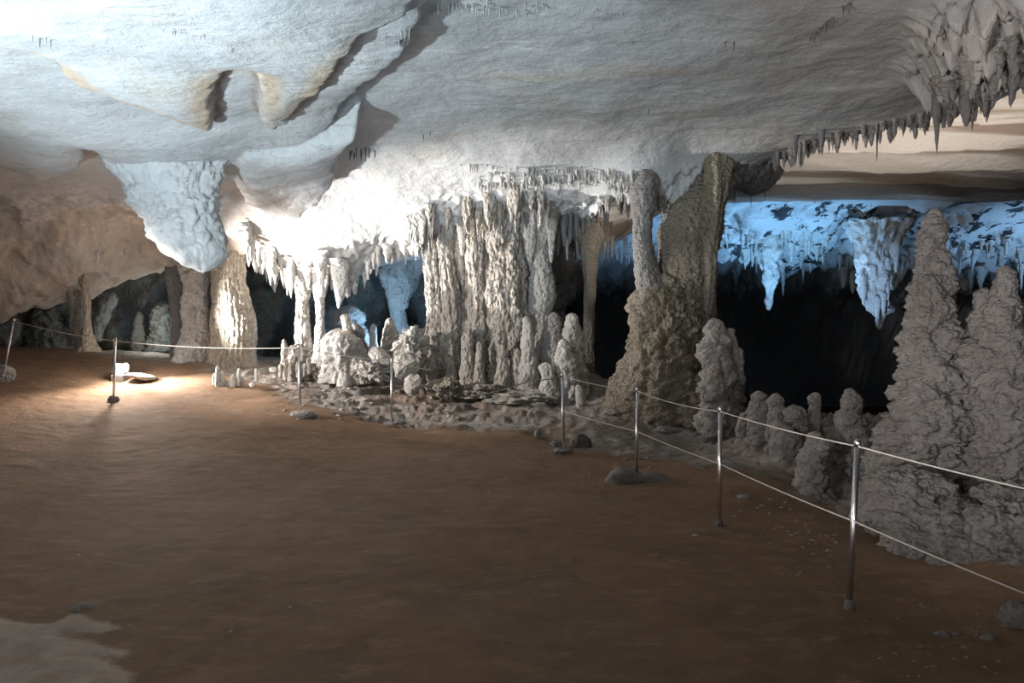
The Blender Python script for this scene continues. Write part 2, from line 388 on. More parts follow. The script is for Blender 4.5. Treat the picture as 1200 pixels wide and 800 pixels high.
def floor_mat():
    m, t, b = nt('cave_earth_and_rock')
    v = coords(t)
    soil = mixc(t, ramp(t, noise(t, v, 0.8, 7, 0.62), 0.35, 0.65), (0.25, 0.155, 0.095), (0.185, 0.115, 0.07))
    soil = mixc(t, mth(t, 'MULTIPLY', ramp(t, noise(t, v, 0.42, 6, 0.6), 0.5, 0.68), 0.55), soil, (0.25, 0.175, 0.12))
    soil = mixc(t, mth(t, 'MULTIPLY', ramp(t, noise(t, coords(t, 1, 2.2, 1), 3.2, 8, 0.72), 0.52, 0.66), 0.55), soil, (0.35, 0.235, 0.165))
    soil = mixc(t, mth(t, 'MULTIPLY', ramp(t, noise(t, coords(t, 1, 2.0, 1), 2.1, 8, 0.7), 0.52, 0.66), 0.4), soil, (0.15, 0.09, 0.055))
    soil = mixc(t, mth(t, 'MULTIPLY', ramp(t, noise(t, v, 1.1, 6, 0.65), 0.56, 0.7), 0.4), soil, (0.36, 0.20, 0.14))
    soil = mixc(t, mth(t, 'MULTIPLY', ramp(t, noise(t, v, 24, 4, 0.7), 0.62, 0.72), 0.4), soil, (0.11, 0.07, 0.045))
    rk = mixc(t, ramp(t, noise(t, v, 1.4, 8, 0.65), 0.38, 0.62), (0.40, 0.36, 0.33), (0.27, 0.225, 0.19))
    rk = mixc(t, mth(t, 'MULTIPLY', ramp(t, noise(t, v, 0.8, 7, 0.65), 0.5, 0.66), 0.7), rk, (0.26, 0.16, 0.10))
    rk = mixc(t, mth(t, 'MULTIPLY', ramp(t, noise(t, v, 7, 6, 0.75), 0.55, 0.66), 0.5), rk, (0.12, 0.10, 0.09))
    a = N(t, 'ShaderNodeAttribute', attribute_name='rockiness')
    f = ramp(t, mth(t, 'ADD', a.outputs['Fac'], mth(t, 'MULTIPLY', mth(t, 'SUBTRACT', noise(t, v, 2.2, 8, 0.75), 0.5), 1.9)), 0.36, 0.68)
    c = mixc(t, f, soil, rk)
    p = N(t, 'ShaderNodeAttribute', attribute_name='crust')
    f2 = ramp(t, mth(t, 'ADD', p.outputs['Fac'], mth(t, 'MULTIPLY', mth(t, 'SUBTRACT', noise(t, v, 4, 8, 0.75), 0.5), 1.5)), 0.40, 0.66)
    c = mixc(t, f2, c, mixc(t, ramp(t, noise(t, v, 3.5, 6, 0.65), 0.4, 0.65), (0.34, 0.26, 0.21), (0.46, 0.37, 0.31)))
    g = N(t, 'ShaderNodeAttribute', attribute_name='bedrock')
    c = mixc(t, mth(t, 'MULTIPLY', g.outputs['Fac'], 0.75), c, mixc(t, ramp(t, noise(t, v, 2.5, 8, 0.7), 0.35, 0.7), (0.2, 0.17, 0.15), (0.36, 0.33, 0.30)))
    t.links.new(c, b.inputs['Base Color']); b.inputs['Roughness'].default_value = 0.88; b.inputs['Specular IOR Level'].default_value = 0.2
    bump(t, b, [(noise(t, v, 4, 8, 0.65), 0.7), (noise(t, v, 26, 6, 0.7), 0.35), (mth(t, 'MULTIPLY', noise(t, v, 6, 9, 0.7), f), 1.8)], 0.035)
    return m
M['floor'] = floor_mat()

def plain(name, col, rough=0.5, metal=0.0, var=0.1, sc=20, bd=0.002):
    m, t, b = nt(name)
    v = coords(t); n = noise(t, v, sc, 5, 0.6)
    c = mixc(t, n, tuple(x * (1 - var) for x in col), tuple(min(1, x * (1 + var)) for x in col))
    t.links.new(c, b.inputs['Base Color']); b.inputs['Roughness'].default_value = rough; b.inputs['Metallic'].default_value = metal
    bump(t, b, [(n, 1.0)], bd)
    return m
M['steel'] = plain('brushed_steel', (0.72, 0.72, 0.74), 0.28, 1.0, 0.05, 40, 0.0005)
M['rusty'] = plain('weathered_steel', (0.42, 0.38, 0.35), 0.45, 0.8, 0.4, 30, 0.002)
M['rope'] = plain('pale_rope', (0.62, 0.58, 0.52), 0.8, 0, 0.15, 200, 0.002)
M['cable'] = plain('black_cable', (0.03, 0.03, 0.03), 0.6)
M['concrete'] = rock('concrete', (0.33, 0.30, 0.28), (0.24, 0.215, 0.195), (0.22, 0.16, 0.11), 0.5, 0.02, 3.0)
M['case'] = plain('grey_lamp_housing', (0.25, 0.25, 0.26), 0.5)
def glow():
    m, t, b = nt('lit_lens'); b.inputs['Base Color'].default_value = (0.9, 0.95, 1, 1)
    b.inputs['Emission Color'].default_value = (0.85, 0.93, 1, 1); b.inputs['Emission Strength'].default_value = 40; return m
M['glow'] = glow()

# ------------------------------------------------------------------ rock bodies
def far_roof(*a): return far_h(*a)
def loft_pts(profile, Y, dr=0.8, amp=0.1, fh=3.0, fv=1.0, kind='billow', res=0.03, nth=None, seed=0.0, dmax=1e9, lean=0, capt=0.5, flutes=0, fl_amp=0.0, ext=0.0, roof=False):
    """profile rows (py, left, right) of a body standing at distance Y; round in plan, rough all over"""
    rows = sorted(profile)
    py = np.array([r[0] for r in rows], float)
    L = at([r[1] for r in rows], py, Y); R = at([r[2] for r in rows], py, Y)
    z = L[2][::-1]; cx = ((L[0] + R[0]) / 2)[::-1]; rw = ((R[0] - L[0]) / 2)[::-1]
    if roof:
        rf = far_h if Y > 17.9 else ceil_h
        zc = min(5.4, float(np.max(rf(np.array([cx[-1], cx[-1] - rw[-1], cx[-1] + rw[-1], cx[-1], cx[-1]]), np.array([Y, Y, Y, Y - .25, Y + .25])))) + 0.12)
        if 0 < zc - z[-1] < 1.8: z = np.append(z, zc); cx = np.append(cx, cx[-1]); rw = np.append(rw, rw[-1] * 1.12)
    if ext: z = np.concatenate([[z[0] - ext], z]); cx = np.concatenate([[cx[0]], cx]); rw = np.concatenate([[rw[0] * 1.05], rw])
    H = z[-1] - z[0]
    n = int(max(10, min(220, H / res)))
    zz = np.linspace(z[0], z[-1], n)
    C = np.interp(zz, z, cx); Rr = np.interp(zz, z, rw)
    k = max(1, n // 40)
    if n > 20:
        ker = np.ones(2 * k + 1) / (2 * k + 1)
        C = np.convolve(np.pad(C, k, 'edge'), ker, 'valid'); Rr = np.convolve(np.pad(Rr, k, 'edge'), ker, 'valid')
    if nth is None: nth = int(np.clip(2 * pi * rw.max() / res, 14, 200))
    th = np.linspace(0, 2 * pi, nth, endpoint=False)
    return zz, C, Rr, th, H

def loft(name, profile, Y, mat, dr=0.8, amp=0.1, fh=3.0, fv=1.0, kind='billow', res=0.03, nth=None, seed=0.0, flutes=0, fl_amp=0.12, ext=0.0, roundt=True, roundb=False, dmax=1.2, parent=None, lean=0.0, ledge=0.0, fine=0.028):
    zz, C, Rr, th, H = loft_pts(profile, Y, res=res, nth=nth, ext=ext, roof=not roundt)
    T, Z = np.meshgrid(th, zz); Cc = C[:, None]; R0 = Rr[:, None]
    D = np.minimum(R0 * dr, dmax)
    ux, uy = np.cos(T), np.sin(T)
    ym = Y + lean * (Z - zz[0])
    X = Cc + R0 * ux; Yy = ym + D * uy
    s = seed * 13.7
    if kind == 'billow': d = billow(X * fh + s, Yy * fh, Z * fv + s, 4, 0.55)
    elif kind == 'fbm': d = fbm(X * fh + s, Yy * fh, Z * fv + s, 4, 0.6) * 0.9
    else: d = 0.5 * billow(X * fh + s, Yy * fh, Z * fv + s, 4, 0.6) + 0.7 * fbm(X * fh * 0.5 + s, Yy * fh * 0.5, Z * fh * 0.5, 4, 0.6)
    if kind == 'lumps': d = 1.0 * billow(X * fh + s, Yy * fh, Z * fv + s, 4, 0.6) + 0.5 * fbm(X * fh * 0.4 + s, Yy * fh * 0.4, Z * fv * 0.4, 3, 0.6)
    if ledge:                                      # stacked growth rings
        w = Z * 9.0 + 1.6 * fbm(X * 1.5 + s, Yy * 1.5, Z * 2.0, 3)
        d = d + ledge * (np.abs(np.sin(w)) ** 0.5 - 0.6)
    if flutes:
        ph = T * flutes / 2 + 1.8 * fbm(X * 0.8 + s, Yy * 0.8, Z * 0.5, 3)
        d = d + fl_amp / max(amp, 1e-3) * (np.abs(np.sin(ph)) ** 0.7 - 0.55)
    if Y < 14.5 and fine:
        fz = 0.6 if flutes else 1.0
        d = d + fine / max(amp, 1e-3) * billow(X * 8.5 + s, Yy * 8.5, Z * 8.5 * fz + s, 2, 0.5)
    A = amp * np.minimum(1.0, (np.minimum(R0, D) / 0.25) ** 0.8)
    X = X + A * d * ux; Yy = Yy + A * d * uy
    ztop = (zz[-1] - Z) / max(0.02, min(H * 0.25, Rr[-1] * 1.2 + 0.02)); zbot = (Z - zz[0]) / max(0.02, min(H * 0.25, Rr[0] * 1.2 + 0.02))
    f = np.ones_like(Z)
    if roundt: f = f * np.sqrt(np.clip(1 - (1 - np.clip(ztop, 0, 1)) ** 2, 0.0, 1))
    if roundb: f = f * np.sqrt(np.clip(1 - (1 - np.clip(zbot, 0, 1)) ** 2, 0.0, 1))
    X = Cc + (X - Cc) * f; Yy = ym + (Yy - ym) * f
    V = np.stack([X, Yy, Z + 0.3 * A * fbm(X * 5 + s, Yy * 5, Z * 5, 2)], -1).reshape(-1, 3)
    ny, nx = len(zz), len(th)
    Q = grid_faces(ny, nx, wrap=True)
    # caps
    top = len(V); V = np.vstack([V, V[(ny - 1) * nx:].mean(0), V[:nx].mean(0)])
    j = np.arange(nx); j2 = (j + 1) % nx
    capT = np.stack([(ny - 1) * nx + j, (ny - 1) * nx + j2, np.full(nx, top), np.full(nx, top)], -1)
    me = bpy.data.meshes.new(name)
    tris = [tuple(x) for x in np.stack([(ny - 1) * nx + j, (ny - 1) * nx + j2, np.full(nx, top)], -1)] + [tuple(x) for x in np.stack([j2, j, np.full(nx, top + 1)], -1)]
    # origin at the foot of the body
    org = np.array([C[0], Y, zz[0]])
    Vl = V - org
    nq, ntr = len(Q), len(tris)
    me.vertices.add(len(Vl)); me.vertices.foreach_set('co', Vl.astype(np.float32).ravel())
    li = np.concatenate([Q.ravel(), np.array(tris).ravel()]).astype(np.int32)
    me.loops.add(len(li)); me.loops.foreach_set('vertex_index', li)
    me.polygons.add(nq + ntr)
    ls = np.concatenate([np.arange(nq) * 4, nq * 4 + np.arange(ntr) * 3]).astype(np.int32)
    me.polygons.foreach_set('loop_start', ls)
    me.update(calc_edges=True); me.validate()
    me.polygons.foreach_set('use_smooth', np.ones(len(me.polygons), bool))
    me.materials.append(mat)
    o = bpy.data.objects.new(name, me); COL.objects.link(o)
    if parent is not None:
        o.parent = parent; o.location = org - np.array(parent.location)
    else: o.location = org
    return o

def empty(name, loc):
    o = bpy.data.objects.new(name, None); COL.objects.link(o); o.location = [float(v) for v in loc]; o.empty_display_size = 0.2; return o

def body_mesh(name, parts, mat):
    """join several lofted bodies into one mesh object"""
    base = parts[0]
    org = np.array(base.location)
    Vs, Ls, Ss, Fn = [], [], [], 0
    off = 0; loff = 0
    for p in parts:
        me = p.data; n = len(me.vertices)
        v = np.empty(n * 3, np.float32); me.vertices.foreach_get('co', v); v = v.reshape(-1, 3) + (np.array(p.location) - org)
        l = np.empty(len(me.loops), np.int32); me.loops.foreach_get('vertex_index', l)
        s = np.empty(len(me.polygons), np.int32); me.polygons.foreach_get('loop_start', s)
        Vs.append(v); Ls.append(l + off); Ss.append(s + loff); off += n; loff += len(l)
    me = bpy.data.meshes.new(name)
    V = np.vstack(Vs).astype(np.float32); L = np.concatenate(Ls).astype(np.int32); S = np.concatenate(Ss).astype(np.int32)
    me.vertices.add(len(V)); me.vertices.foreach_set('co', V.ravel()); me.loops.add(len(L)); me.loops.foreach_set('vertex_index', L)
    me.polygons.add(len(S)); me.polygons.foreach_set('loop_start', S); me.update(calc_edges=True); me.validate()
    me.polygons.foreach_set('use_smooth', np.ones(len(me.polygons), bool)); me.materials.append(mat)
    o = bpy.data.objects.new(name, me); COL.objects.link(o); o.location = org
    for p in parts:
        m_ = p.data; bpy.data.objects.remove(p); bpy.data.meshes.remove(m_)
    return o

_ico = {}
def ico(sub):
    if sub not in _ico:
        import bmesh
        bm = bmesh.new(); bmesh.ops.create_icosphere(bm, subdivisions=sub, radius=1)
        bm.verts.ensure_lookup_table()
        V = np.array([v.co[:] for v in bm.verts]); Fc = np.array([[v.index for v in f.verts] for f in bm.faces]); bm.free()
        _ico[sub] = (V, Fc)
    return _ico[sub]

def boulder(name, loc, size, mat, seed=0, sub=4, amp=0.25, freq=1.3, angular=0.0, rot=(0, 0, 0), flat=0.0, parent=None):
    V, Fc = ico(sub); V = V.copy()
    if angular:                                    # broken faces
        r = np.random.RandomState(int(seed * 10) + 5)
        nn = r.normal(size=(14, 3)); nn /= np.linalg.norm(nn, axis=1)[:, None]; dd = r.uniform(0.5, 0.85, 14)
        for n_, d_ in zip(nn, dd):
            k = V @ n_; over = np.clip(k - d_, 0, None); V = V - (angular * over)[:, None] * n_
    s = seed * 7.31
    d = amp * (fbm(V[:, 0] * freq + s, V[:, 1] * freq, V[:, 2] * freq, 5, 0.55) + 0.4 * billow(V[:, 0] * freq * 2 + s, V[:, 1] * freq * 2, V[:, 2] * freq * 2, 3))
    Nn = V / np.linalg.norm(V, axis=1)[:, None]
    V = V + Nn * d[:, None]
    V = V * np.array(size)
    from mathutils import Euler
    Rm = np.array(Euler(rot).to_matrix()); V = V @ Rm.T
    o = add_mesh(name, V, Fc, mat, smoothed=True)
    if parent is not None: o.parent = parent; o.location = np.array(loc) - np.array(parent.location)
    else: o.location = [float(x) for x in loc]
    return o

def ray_hit(px, py, fn, t0=3.0, t1=40, zmax=5.2, step=0.04, up=True):
    for k in range(40):
        dx, dy, dz = ray(px, py)
        t = np.arange(t0, t1, step)
        X, Y, Z = dx * t, dy * t, CAMZ + dz * t
        Hh = fn(X, Y)
        hit = np.where(Z >= Hh)[0] if up else np.where(Z <= Hh)[0]
        if len(hit):
            i = hit[0]
            if Hh[i] < zmax: return float(X[i]), float(Y[i]), float(Hh[i])
        py = py - 2 if up else py + 2
    return None

def lathe_tube(name, pts, radii, mat, n=12, parent=None, loc=(0, 0, 0)):
    pts = np.array(pts, float); radii = np.array(radii, float)
    V = []
    for i in range(len(pts)):
        a = pts[max(0, i - 1)]; b = pts[min(len(pts) - 1, i + 1)]
        d = b - a; nd = np.linalg.norm(d)
        if nd < 1e-9: d = np.array([0, 0, 1.0])
        else: d = d / nd
        u = np.cross(d, [0, 1, 0]) if abs(d[1]) < 0.9 else np.cross(d, [1, 0, 0]); u /= np.linalg.norm(u); w = np.cross(d, u)
        for k in range(n):
            an = 2 * pi * k / n; V.append(pts[i] + radii[i] * (cos(an) * u + sin(an) * w))
    V = np.array(V)
    m = len(pts)
    Q = grid_faces(m, n, wrap=True)
    me = bpy.data.meshes.new(name)
    faces = [tuple(int(x) for x in q) for q in Q] + [tuple(range(n))[::-1], tuple((m - 1) * n + k for k in range(n))]
    me.from_pydata([tuple(v) for v in V], [], faces); me.update()
    for p in me.polygons: p.use_smooth = len(p.vertices) == 4
    me.materials.append(mat)
    o = bpy.data.objects.new(name, me); COL.objects.link(o)
    o.location = loc
    if parent is not None: o.parent = parent
    return o

# ------------------------------------------------------------------ SETTING
def gsp(segs):
    out = []
    for a, b, s in segs: out.append(np.arange(a, b, s))
    return np.unique(np.concatenate(out + [np.array([segs[-1][1]])]))

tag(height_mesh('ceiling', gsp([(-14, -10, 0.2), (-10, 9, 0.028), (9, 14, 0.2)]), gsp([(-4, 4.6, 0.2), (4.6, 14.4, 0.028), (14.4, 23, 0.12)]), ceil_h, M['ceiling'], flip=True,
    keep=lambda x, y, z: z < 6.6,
    attrs={'undercut_shade': lambda X, Y: smooth(1 - np.abs(sdf_poly(X + 0.06 * fbm(X * 2.0, Y * 2.0, 0.3, 4, 0.6), Y + 0.06 * fbm(X * 2.0, Y * 2.0, 8.3, 4, 0.6), LOBE_A) + 0.01) / 0.07), 'seep': lambda X, Y: smooth(1 - np.abs(sdf_poly(X, Y, LOBE_A) - 0.12) / 0.22) * smooth((-0.9 - X) / 0.8), 'warm': lambda X, Y: smooth((-2.6 - X) / 1.6) * smooth((Y - 11.9 + 0.5 * fbm(X * 0.7, Y * 0.7, 3.0, 3)) / 0.9)}),
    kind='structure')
tag(height_mesh('ceiling', gsp([(-14, 0, 0.5), (0, 34, 0.085)]), gsp([(-4, 11, 0.5), (11, 36, 0.085), (36, 56, 0.25)]), far_h, M['far'], flip=True, attrs={'beyond': lambda X, Y: smooth((Y - 23.0) / 1.5), 'cavity_dark': lambda X, Y: smooth((Y - 23.0) / 1.5) * smooth((33 - Y) / 3) * (0.35 + 0.65 * smooth((X - 4) / 3))}), kind='structure')

tag(height_mesh('floor', gsp([(-14, -8.5, 0.12), (-8.5, 7.5, 0.026), (7.5, 34, 0.4)]), gsp([(-4, 2.6, 0.2), (2.6, 14.6, 0.026), (14.6, 56, 0.35)]), floor_h, M['floor'],
    attrs={'rockiness': lambda X, Y: smooth((bank(X, Y) + 0.45) / 0.9), 'crust': lambda X, Y: smooth((sdf_poly(X, Y, PUDDLE) + 0.12) / 0.24),
           'bedrock': lambda X, Y: np.clip(smooth((X - 2.3) / 1.2) * smooth((bank(X, Y) - 0.25) / 0.6) + smooth((Y - 12.4) / 0.5) * smooth((bank(X, Y)) / 0.5), 0, 1)}), kind='structure')

def wall(name, path, z0, z1, mat, amp=0.5, f=0.5, step=0.1, seed=0.0, stretch=0.6):
    P = np.array(path, float); seg = np.r_[0, np.cumsum(np.hypot(*np.diff(P, axis=0).T))]
    s = np.arange(0, seg[-1], step); zs = np.arange(z0, z1, step)
    px = np.interp(s, seg, P[:, 0]); py = np.interp(s, seg, P[:, 1])
    k = 8; ker = np.ones(2 * k + 1) / (2 * k + 1)
    px = np.convolve(np.pad(px, k, 'edge'), ker, 'valid'); py = np.convolve(np.pad(py, k, 'edge'), ker, 'valid')
    tx, ty = np.gradient(px), np.gradient(py); n = np.hypot(tx, ty); nx_, ny_ = ty / n, -tx / n
    S, Z = np.meshgrid(s, zs)
    d = amp * (fbm(S * f + seed, Z * f * stretch, seed, 4, 0.55) + 0.7 * billow(S * f * 1.4 + seed, Z * f * 0.9, seed + 3, 4, 0.55))
    X = px[None, :] + nx_[None, :] * d; Y = py[None, :] + ny_[None, :] * d
    return tag(add_mesh(name, np.stack([X, Y, Z], -1).reshape(-1, 3), grid_faces(len(zs), len(s)), mat), kind='structure')

wall('wall_back', [(-13.2, 12.2), (-11.2, 14.6), (-9.4, 16.2), (-7.4, 17.6), (-5, 18.8), (-2.5, 19.4), (0, 19.6), (1.2, 20.4), (1.4, 23), (0.8, 30), (0, 56)], -1, 6.5, M['backwall'], 0.85, 0.55, 0.07, 2.0)
wall('wall_left', [(-9.4, -4), (-9.8, 3), (-10.4, 8), (-11.6, 11), (-13.2, 12.4)], -1, 6.6, M['pale'], 0.5, 0.5, 0.15, 5.0)
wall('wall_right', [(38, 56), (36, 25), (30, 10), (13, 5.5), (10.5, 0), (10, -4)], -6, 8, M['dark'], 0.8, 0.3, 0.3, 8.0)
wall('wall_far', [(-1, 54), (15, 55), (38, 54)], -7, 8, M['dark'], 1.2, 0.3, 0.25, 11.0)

# ------------------------------------------------------------------ COLUMNS
big = empty('cave_column', at(790, 480, 11.5))
tag(big, 'massive ochre limestone column with a knobbly flared foot, tallest right of centre', 'column')
loft('shaft', [(190, 818, 862), (205, 816, 858), (220, 812, 853), (230, 800, 850), (240, 784, 848), (270, 773, 843), (300, 774, 838), (330, 768, 836), (350, 760, 836), (375, 756, 834), (400, 750, 832), (430, 742, 834), (480, 738, 840)], 11.5, M['ochre'], dr=0.9, amp=0.07, fh=1.6, fv=0.9, kind='mix', res=0.022, seed=1, parent=big, roundt=False)
loft('flared_base', [(318, 762, 800), (335, 752, 812), (352, 745, 826), (380, 744, 833), (400, 738, 833), (415, 735, 836), (430, 727, 839), (445, 722, 846), (458, 716, 850), (475, 712, 856), (492, 708, 858)], 11.35, M['ochre'], dr=0.85, amp=0.17, fh=3.2, fv=3.0, kind='mix', res=0.02, seed=2, parent=big)
loft('side_rib', [(192, 824, 856), (215, 825, 853), (240, 828, 848), (270, 827, 844), (300, 825, 839), (340, 825, 837), (362, 824, 834), (372, 826, 832)], 11.15, M['ochre'], dr=0.9, amp=0.05, fh=3, fv=0.6, flutes=5, fl_amp=0.05, res=0.02, seed=3, parent=big, roundb=True, roundt=False)
loft('slender_side_column', [(238, 741, 768), (255, 742, 764), (270, 742, 764), (300, 743, 768), (325, 745, 772), (345, 747, 786), (372, 748, 796)], 11.3, M['grey'], dr=0.9, amp=0.06, fh=3, fv=1.2, kind='mix', res=0.02, seed=4, parent=big, roundt=False)

fl = empty('flowstone_column', at(560, 448, 13.0))
tag(fl, 'widest cream flowstone column of many fused fluted shafts, brightly lit', 'column')
loft('core', [(228, 492, 668), (250, 494, 655), (275, 500, 632), (300, 508, 616), (340, 510, 614), (380, 508, 613), (415, 500, 612), (435, 494, 616), (455, 488, 622)], 13.35, M['flute'], dr=0.55, amp=0.14, fh=1.8, fv=0.5, flutes=22, fl_amp=0.12, res=0.028, seed=5, parent=fl, roundt=False)
for i, (pr, Y, am) in enumerate([
    ([(272, 497, 520), (290, 494, 519), (315, 496, 518), (330, 499, 522), (350, 500, 524), (380, 500, 523), (405, 497, 526), (430, 492, 532), (450, 488, 536)], 12.95, .08),
    ([(262, 508, 532), (300, 513, 532), (340, 517, 537), (380, 517, 540), (420, 514, 546), (448, 512, 550)], 12.85, .08),
    ([(246, 524, 552), (290, 532, 550), (340, 537, 553), (380, 537, 553), (420, 534, 556), (446, 530, 560)], 12.9, .07),
    ([(242, 541, 574), (280, 547, 572), (320, 548, 571), (360, 549, 571), (400, 548, 572), (430, 546, 577), (450, 543, 580)], 12.75, .09),
    ([(238, 560, 612), (265, 568, 612), (300, 571, 613), (340, 572, 616), (380, 573, 617), (410, 572, 614), (430, 570, 612), (452, 562, 620)], 12.7, .11)]):
    loft('fluted_shaft', pr, Y, M['flute'], dr=0.85, amp=am, fh=3.0, fv=1.1, kind='mix', res=0.02, seed=10 + i, flutes=9, fl_amp=0.045, parent=fl, roundt=False)
for i, (a, b, y0, y1, Y) in enumerate([(600, 617, 222, 300, 12.65), (612, 630, 226, 312, 12.55), (622, 640, 230, 298, 12.7), (632, 648, 225, 318, 12.75), (588, 602, 232, 286, 12.55), (645, 656, 228, 290, 12.8), (574, 588, 236, 276, 12.55), (556, 568, 236, 290, 12.6), (536, 548, 240, 300, 12.7), (520, 532, 250, 292, 12.75), (640, 652, 240, 308, 12.5)]):
    m_ = (a + b) / 2
    loft('hanging_drip', [(y0, a - 3, b + 3), (y0 + .4 * (y1 - y0), a, b), (y0 + .8 * (y1 - y0), a + 3, b - 3), (y1, m_ - 1.5, m_ + 1.5)], Y, M['pale'], amp=0.06, fh=4, fv=1.6, kind='mix', res=0.02, seed=30 + i, parent=fl, roundb=True, roundt=False)
for i, (a, b, y0, Y) in enumerate([(540, 556, 384, 12.45), (556, 568, 400, 12.35), (523, 534, 398, 12.5), (582, 596, 402, 12.25), (500, 513, 414, 12.5), (600, 612, 408, 12.3)]):
    m_ = (a + b) / 2
    loft('foot_knob', [(y0, m_ - 3, m_ + 3), (y0 + 10, a + 2, b - 2), (432, a, b), (456, a - 3, b + 3)], Y, M['flute'], amp=0.07, fh=5, fv=2, kind='mix', res=0.02, seed=44 + i, parent=fl)

def column(name, label, cat, prof, Y, mat, **kw):
    o = loft(name, prof, Y, mat, **kw); return tag(o, label, cat)

column('cave_column', 'broad cream column with combed grooves, second from the left cave mouth', 'column',
       [(262, 244, 300), (275, 246, 292), (288, 248, 288), (305, 250, 286), (330, 250, 286), (350, 250, 293), (380, 249, 300), (405, 249, 299), (418, 246, 298), (432, 240, 302)], 13.7, M['tan'], dr=0.8, amp=0.05, fh=2.6, fv=0.9, kind='mix', res=0.016, flutes=30, fl_amp=0.022, fine=0.014, seed=60, roundt=False)
column('cave_column', 'knotted pale slender column just left of the broad grooved column', 'column',
       [(278, 203, 258), (290, 207, 252), (310, 212, 247), (340, 214, 243), (380, 214, 245), (405, 211, 247), (416, 206, 248), (430, 200, 250)], 13.8, M['pale'], dr=0.7, amp=0.10, fh=3.4, fv=1.8, kind='mix', res=0.02, seed=61, roundt=False)
column('cave_column', 'dim greenish column at the right rim of the left cave mouth', 'column',
       [(285, 190, 220), (310, 195, 216), (345, 199, 213), (380, 201, 214), (405, 200, 218), (425, 196, 220)], 14.3, M['darkgrey'], dr=0.8, amp=0.09, fh=3, fv=1.6, kind='mix', res=0.025, seed=62, roundt=False)
column('cave_column', 'dark narrow column half hidden behind the knotted pale column', 'column',
       [(290, 232, 252), (330, 236, 250), (380, 237, 249), (430, 234, 250)], 14.6, M['darkgrey'], dr=0.8, amp=0.06, fh=3, fv=1.6, kind='mix', res=0.03, seed=63, roundt=False)
column('cave_column', 'small sandy pillar with a wide foot between the two left cave mouths', 'column',
       [(326, 92, 112), (338, 96, 108), (350, 98, 106), (375, 98, 106), (390, 97, 108), (402, 95, 112), (412, 92, 117)], 13.4, M['tan'], dr=0.8, amp=0.05, fh=4, fv=2, kind='mix', res=0.02, seed=64, roundt=False)
column('cave_column', 'rough grey pillar against the left side of the small sandy pillar', 'column',
       [(325, 76, 96), (345, 80, 95), (365, 84, 96), (385, 84, 97), (405, 80, 100)], 13.8, M['grey'], dr=0.8, amp=0.10, fh=4, fv=2, kind='mix', res=0.03, seed=65, roundt=False)
column('cave_column', 'knobbly grey column rising in the middle of the blue-lit openings', 'column',
       [(318, 340, 374), (332, 346, 366), (350, 348, 362), (380, 347, 362), (400, 347, 365), (415, 343, 372), (440, 338, 380)], 13.5, M['flute'], dr=0.8, amp=0.08, fh=4, fv=3, kind='mix', res=0.018, seed=66, roundt=False)
column('cave_column', 'thin knotty column touching the right side of the knobbly grey column', 'column',
       [(330, 366, 384), (350, 369, 380), (375, 371, 379), (400, 369, 381), (425, 366, 386)], 13.4, M['pale'], dr=0.9, amp=0.06, fh=5, fv=3.4, kind='mix', res=0.018, seed=67, roundt=False)
column('cave_column', 'slim tan column with a funnel top standing in the dark gap', 'column',
       [(274, 672, 716), (279, 677, 712), (286, 679, 704), (300, 681, 701), (320, 683, 699), (345, 684, 698), (380, 684, 696), (420, 682, 696), (440, 680, 698), (500, 676, 702), (600, 670, 706)], 19.0, M['ochre'], dr=0.85, amp=0.05, fh=3.5, fv=0.8, kind='mix', res=0.02, flutes=9, fl_amp=0.02, seed=68, roundt=False)
column('cave_column', 'pale grey column with a narrow waist, right beside the widest flowstone column', 'column',
       [(252, 632, 658), (275, 624, 652), (290, 620, 642), (305, 619, 643), (325, 619, 648), (350, 619, 650), (370, 618, 645), (385, 617, 642), (410, 614, 652), (440, 606, 662), (465, 600, 668)], 12.7, M['pale'], dr=0.8, amp=0.06, fh=2.6, fv=1.2, kind='mix', res=0.018, seed=69, roundt=False)
# hanging bulges left of the slim tan column
dr_ = empty('drip_curtain', at(680, 225, 12.9)); tag(dr_, 'dark grey curtain of pointed drips hanging above the slim tan column', 'flowstone curtain')
loft('curtain_body', [(214, 654, 712), (228, 655, 706), (242, 658, 694), (256, 664, 686), (264, 670, 680)], 12.8, M['darkgrey'], dr=0.35, amp=0.10, fh=4, fv=1, kind='mix', res=0.02, seed=70, flutes=16, fl_amp=0.06, parent=dr_, roundb=True, roundt=False)
for i, (x, y0, y1, w) in enumerate([(661, 230, 290, 12), (668, 240, 286, 9), (676, 235, 280, 10), (684, 232, 276, 9), (692, 228, 268, 8), (699, 226, 262, 8), (654, 235, 300, 12), (710, 226, 266, 9), (712, 240, 262, 5), (646, 238, 312, 11), (665, 250, 306, 8), (728, 236, 252, 6), (736, 238, 256, 5)]):
    loft('pointed_drip', [(y0 - 12, x - w * .7, x + w * .7), (y0, x - w / 2, x + w / 2), ((y0 + y1) / 2, x - w * .4, x + w * .4), (y1, x - .8, x + .8)], 12.65 + 0.05 * (i % 4), M['darkgrey'], amp=0.04, fh=6, fv=2, kind='mix', res=0.025, seed=71 + i, parent=dr_, roundb=True, roundt=False)

# ------------------------------------------------------------------ THE PENDANT under the blue-white ceiling
pen = loft('rock_pendant', [(150, 96, 330), (165, 104, 300), (180, 118, 268), (195, 130, 258), (210, 140, 252), (225, 150, 247), (240, 161, 245), (255, 172, 247), (268, 179, 250), (280, 185, 256), (292, 196, 260), (303, 208, 261), (312, 219, 257), (319, 229, 246)],
           9.35, M['ceiling'], dr=0.55, amp=0.16, fh=1.3, fv=0.8, kind='mix', res=0.022, seed=90, roundb=True, roundt=False, dmax=0.7)
tag(pen, 'large blue-white rock pendant tapering down from the ceiling at left', 'rock pendant')

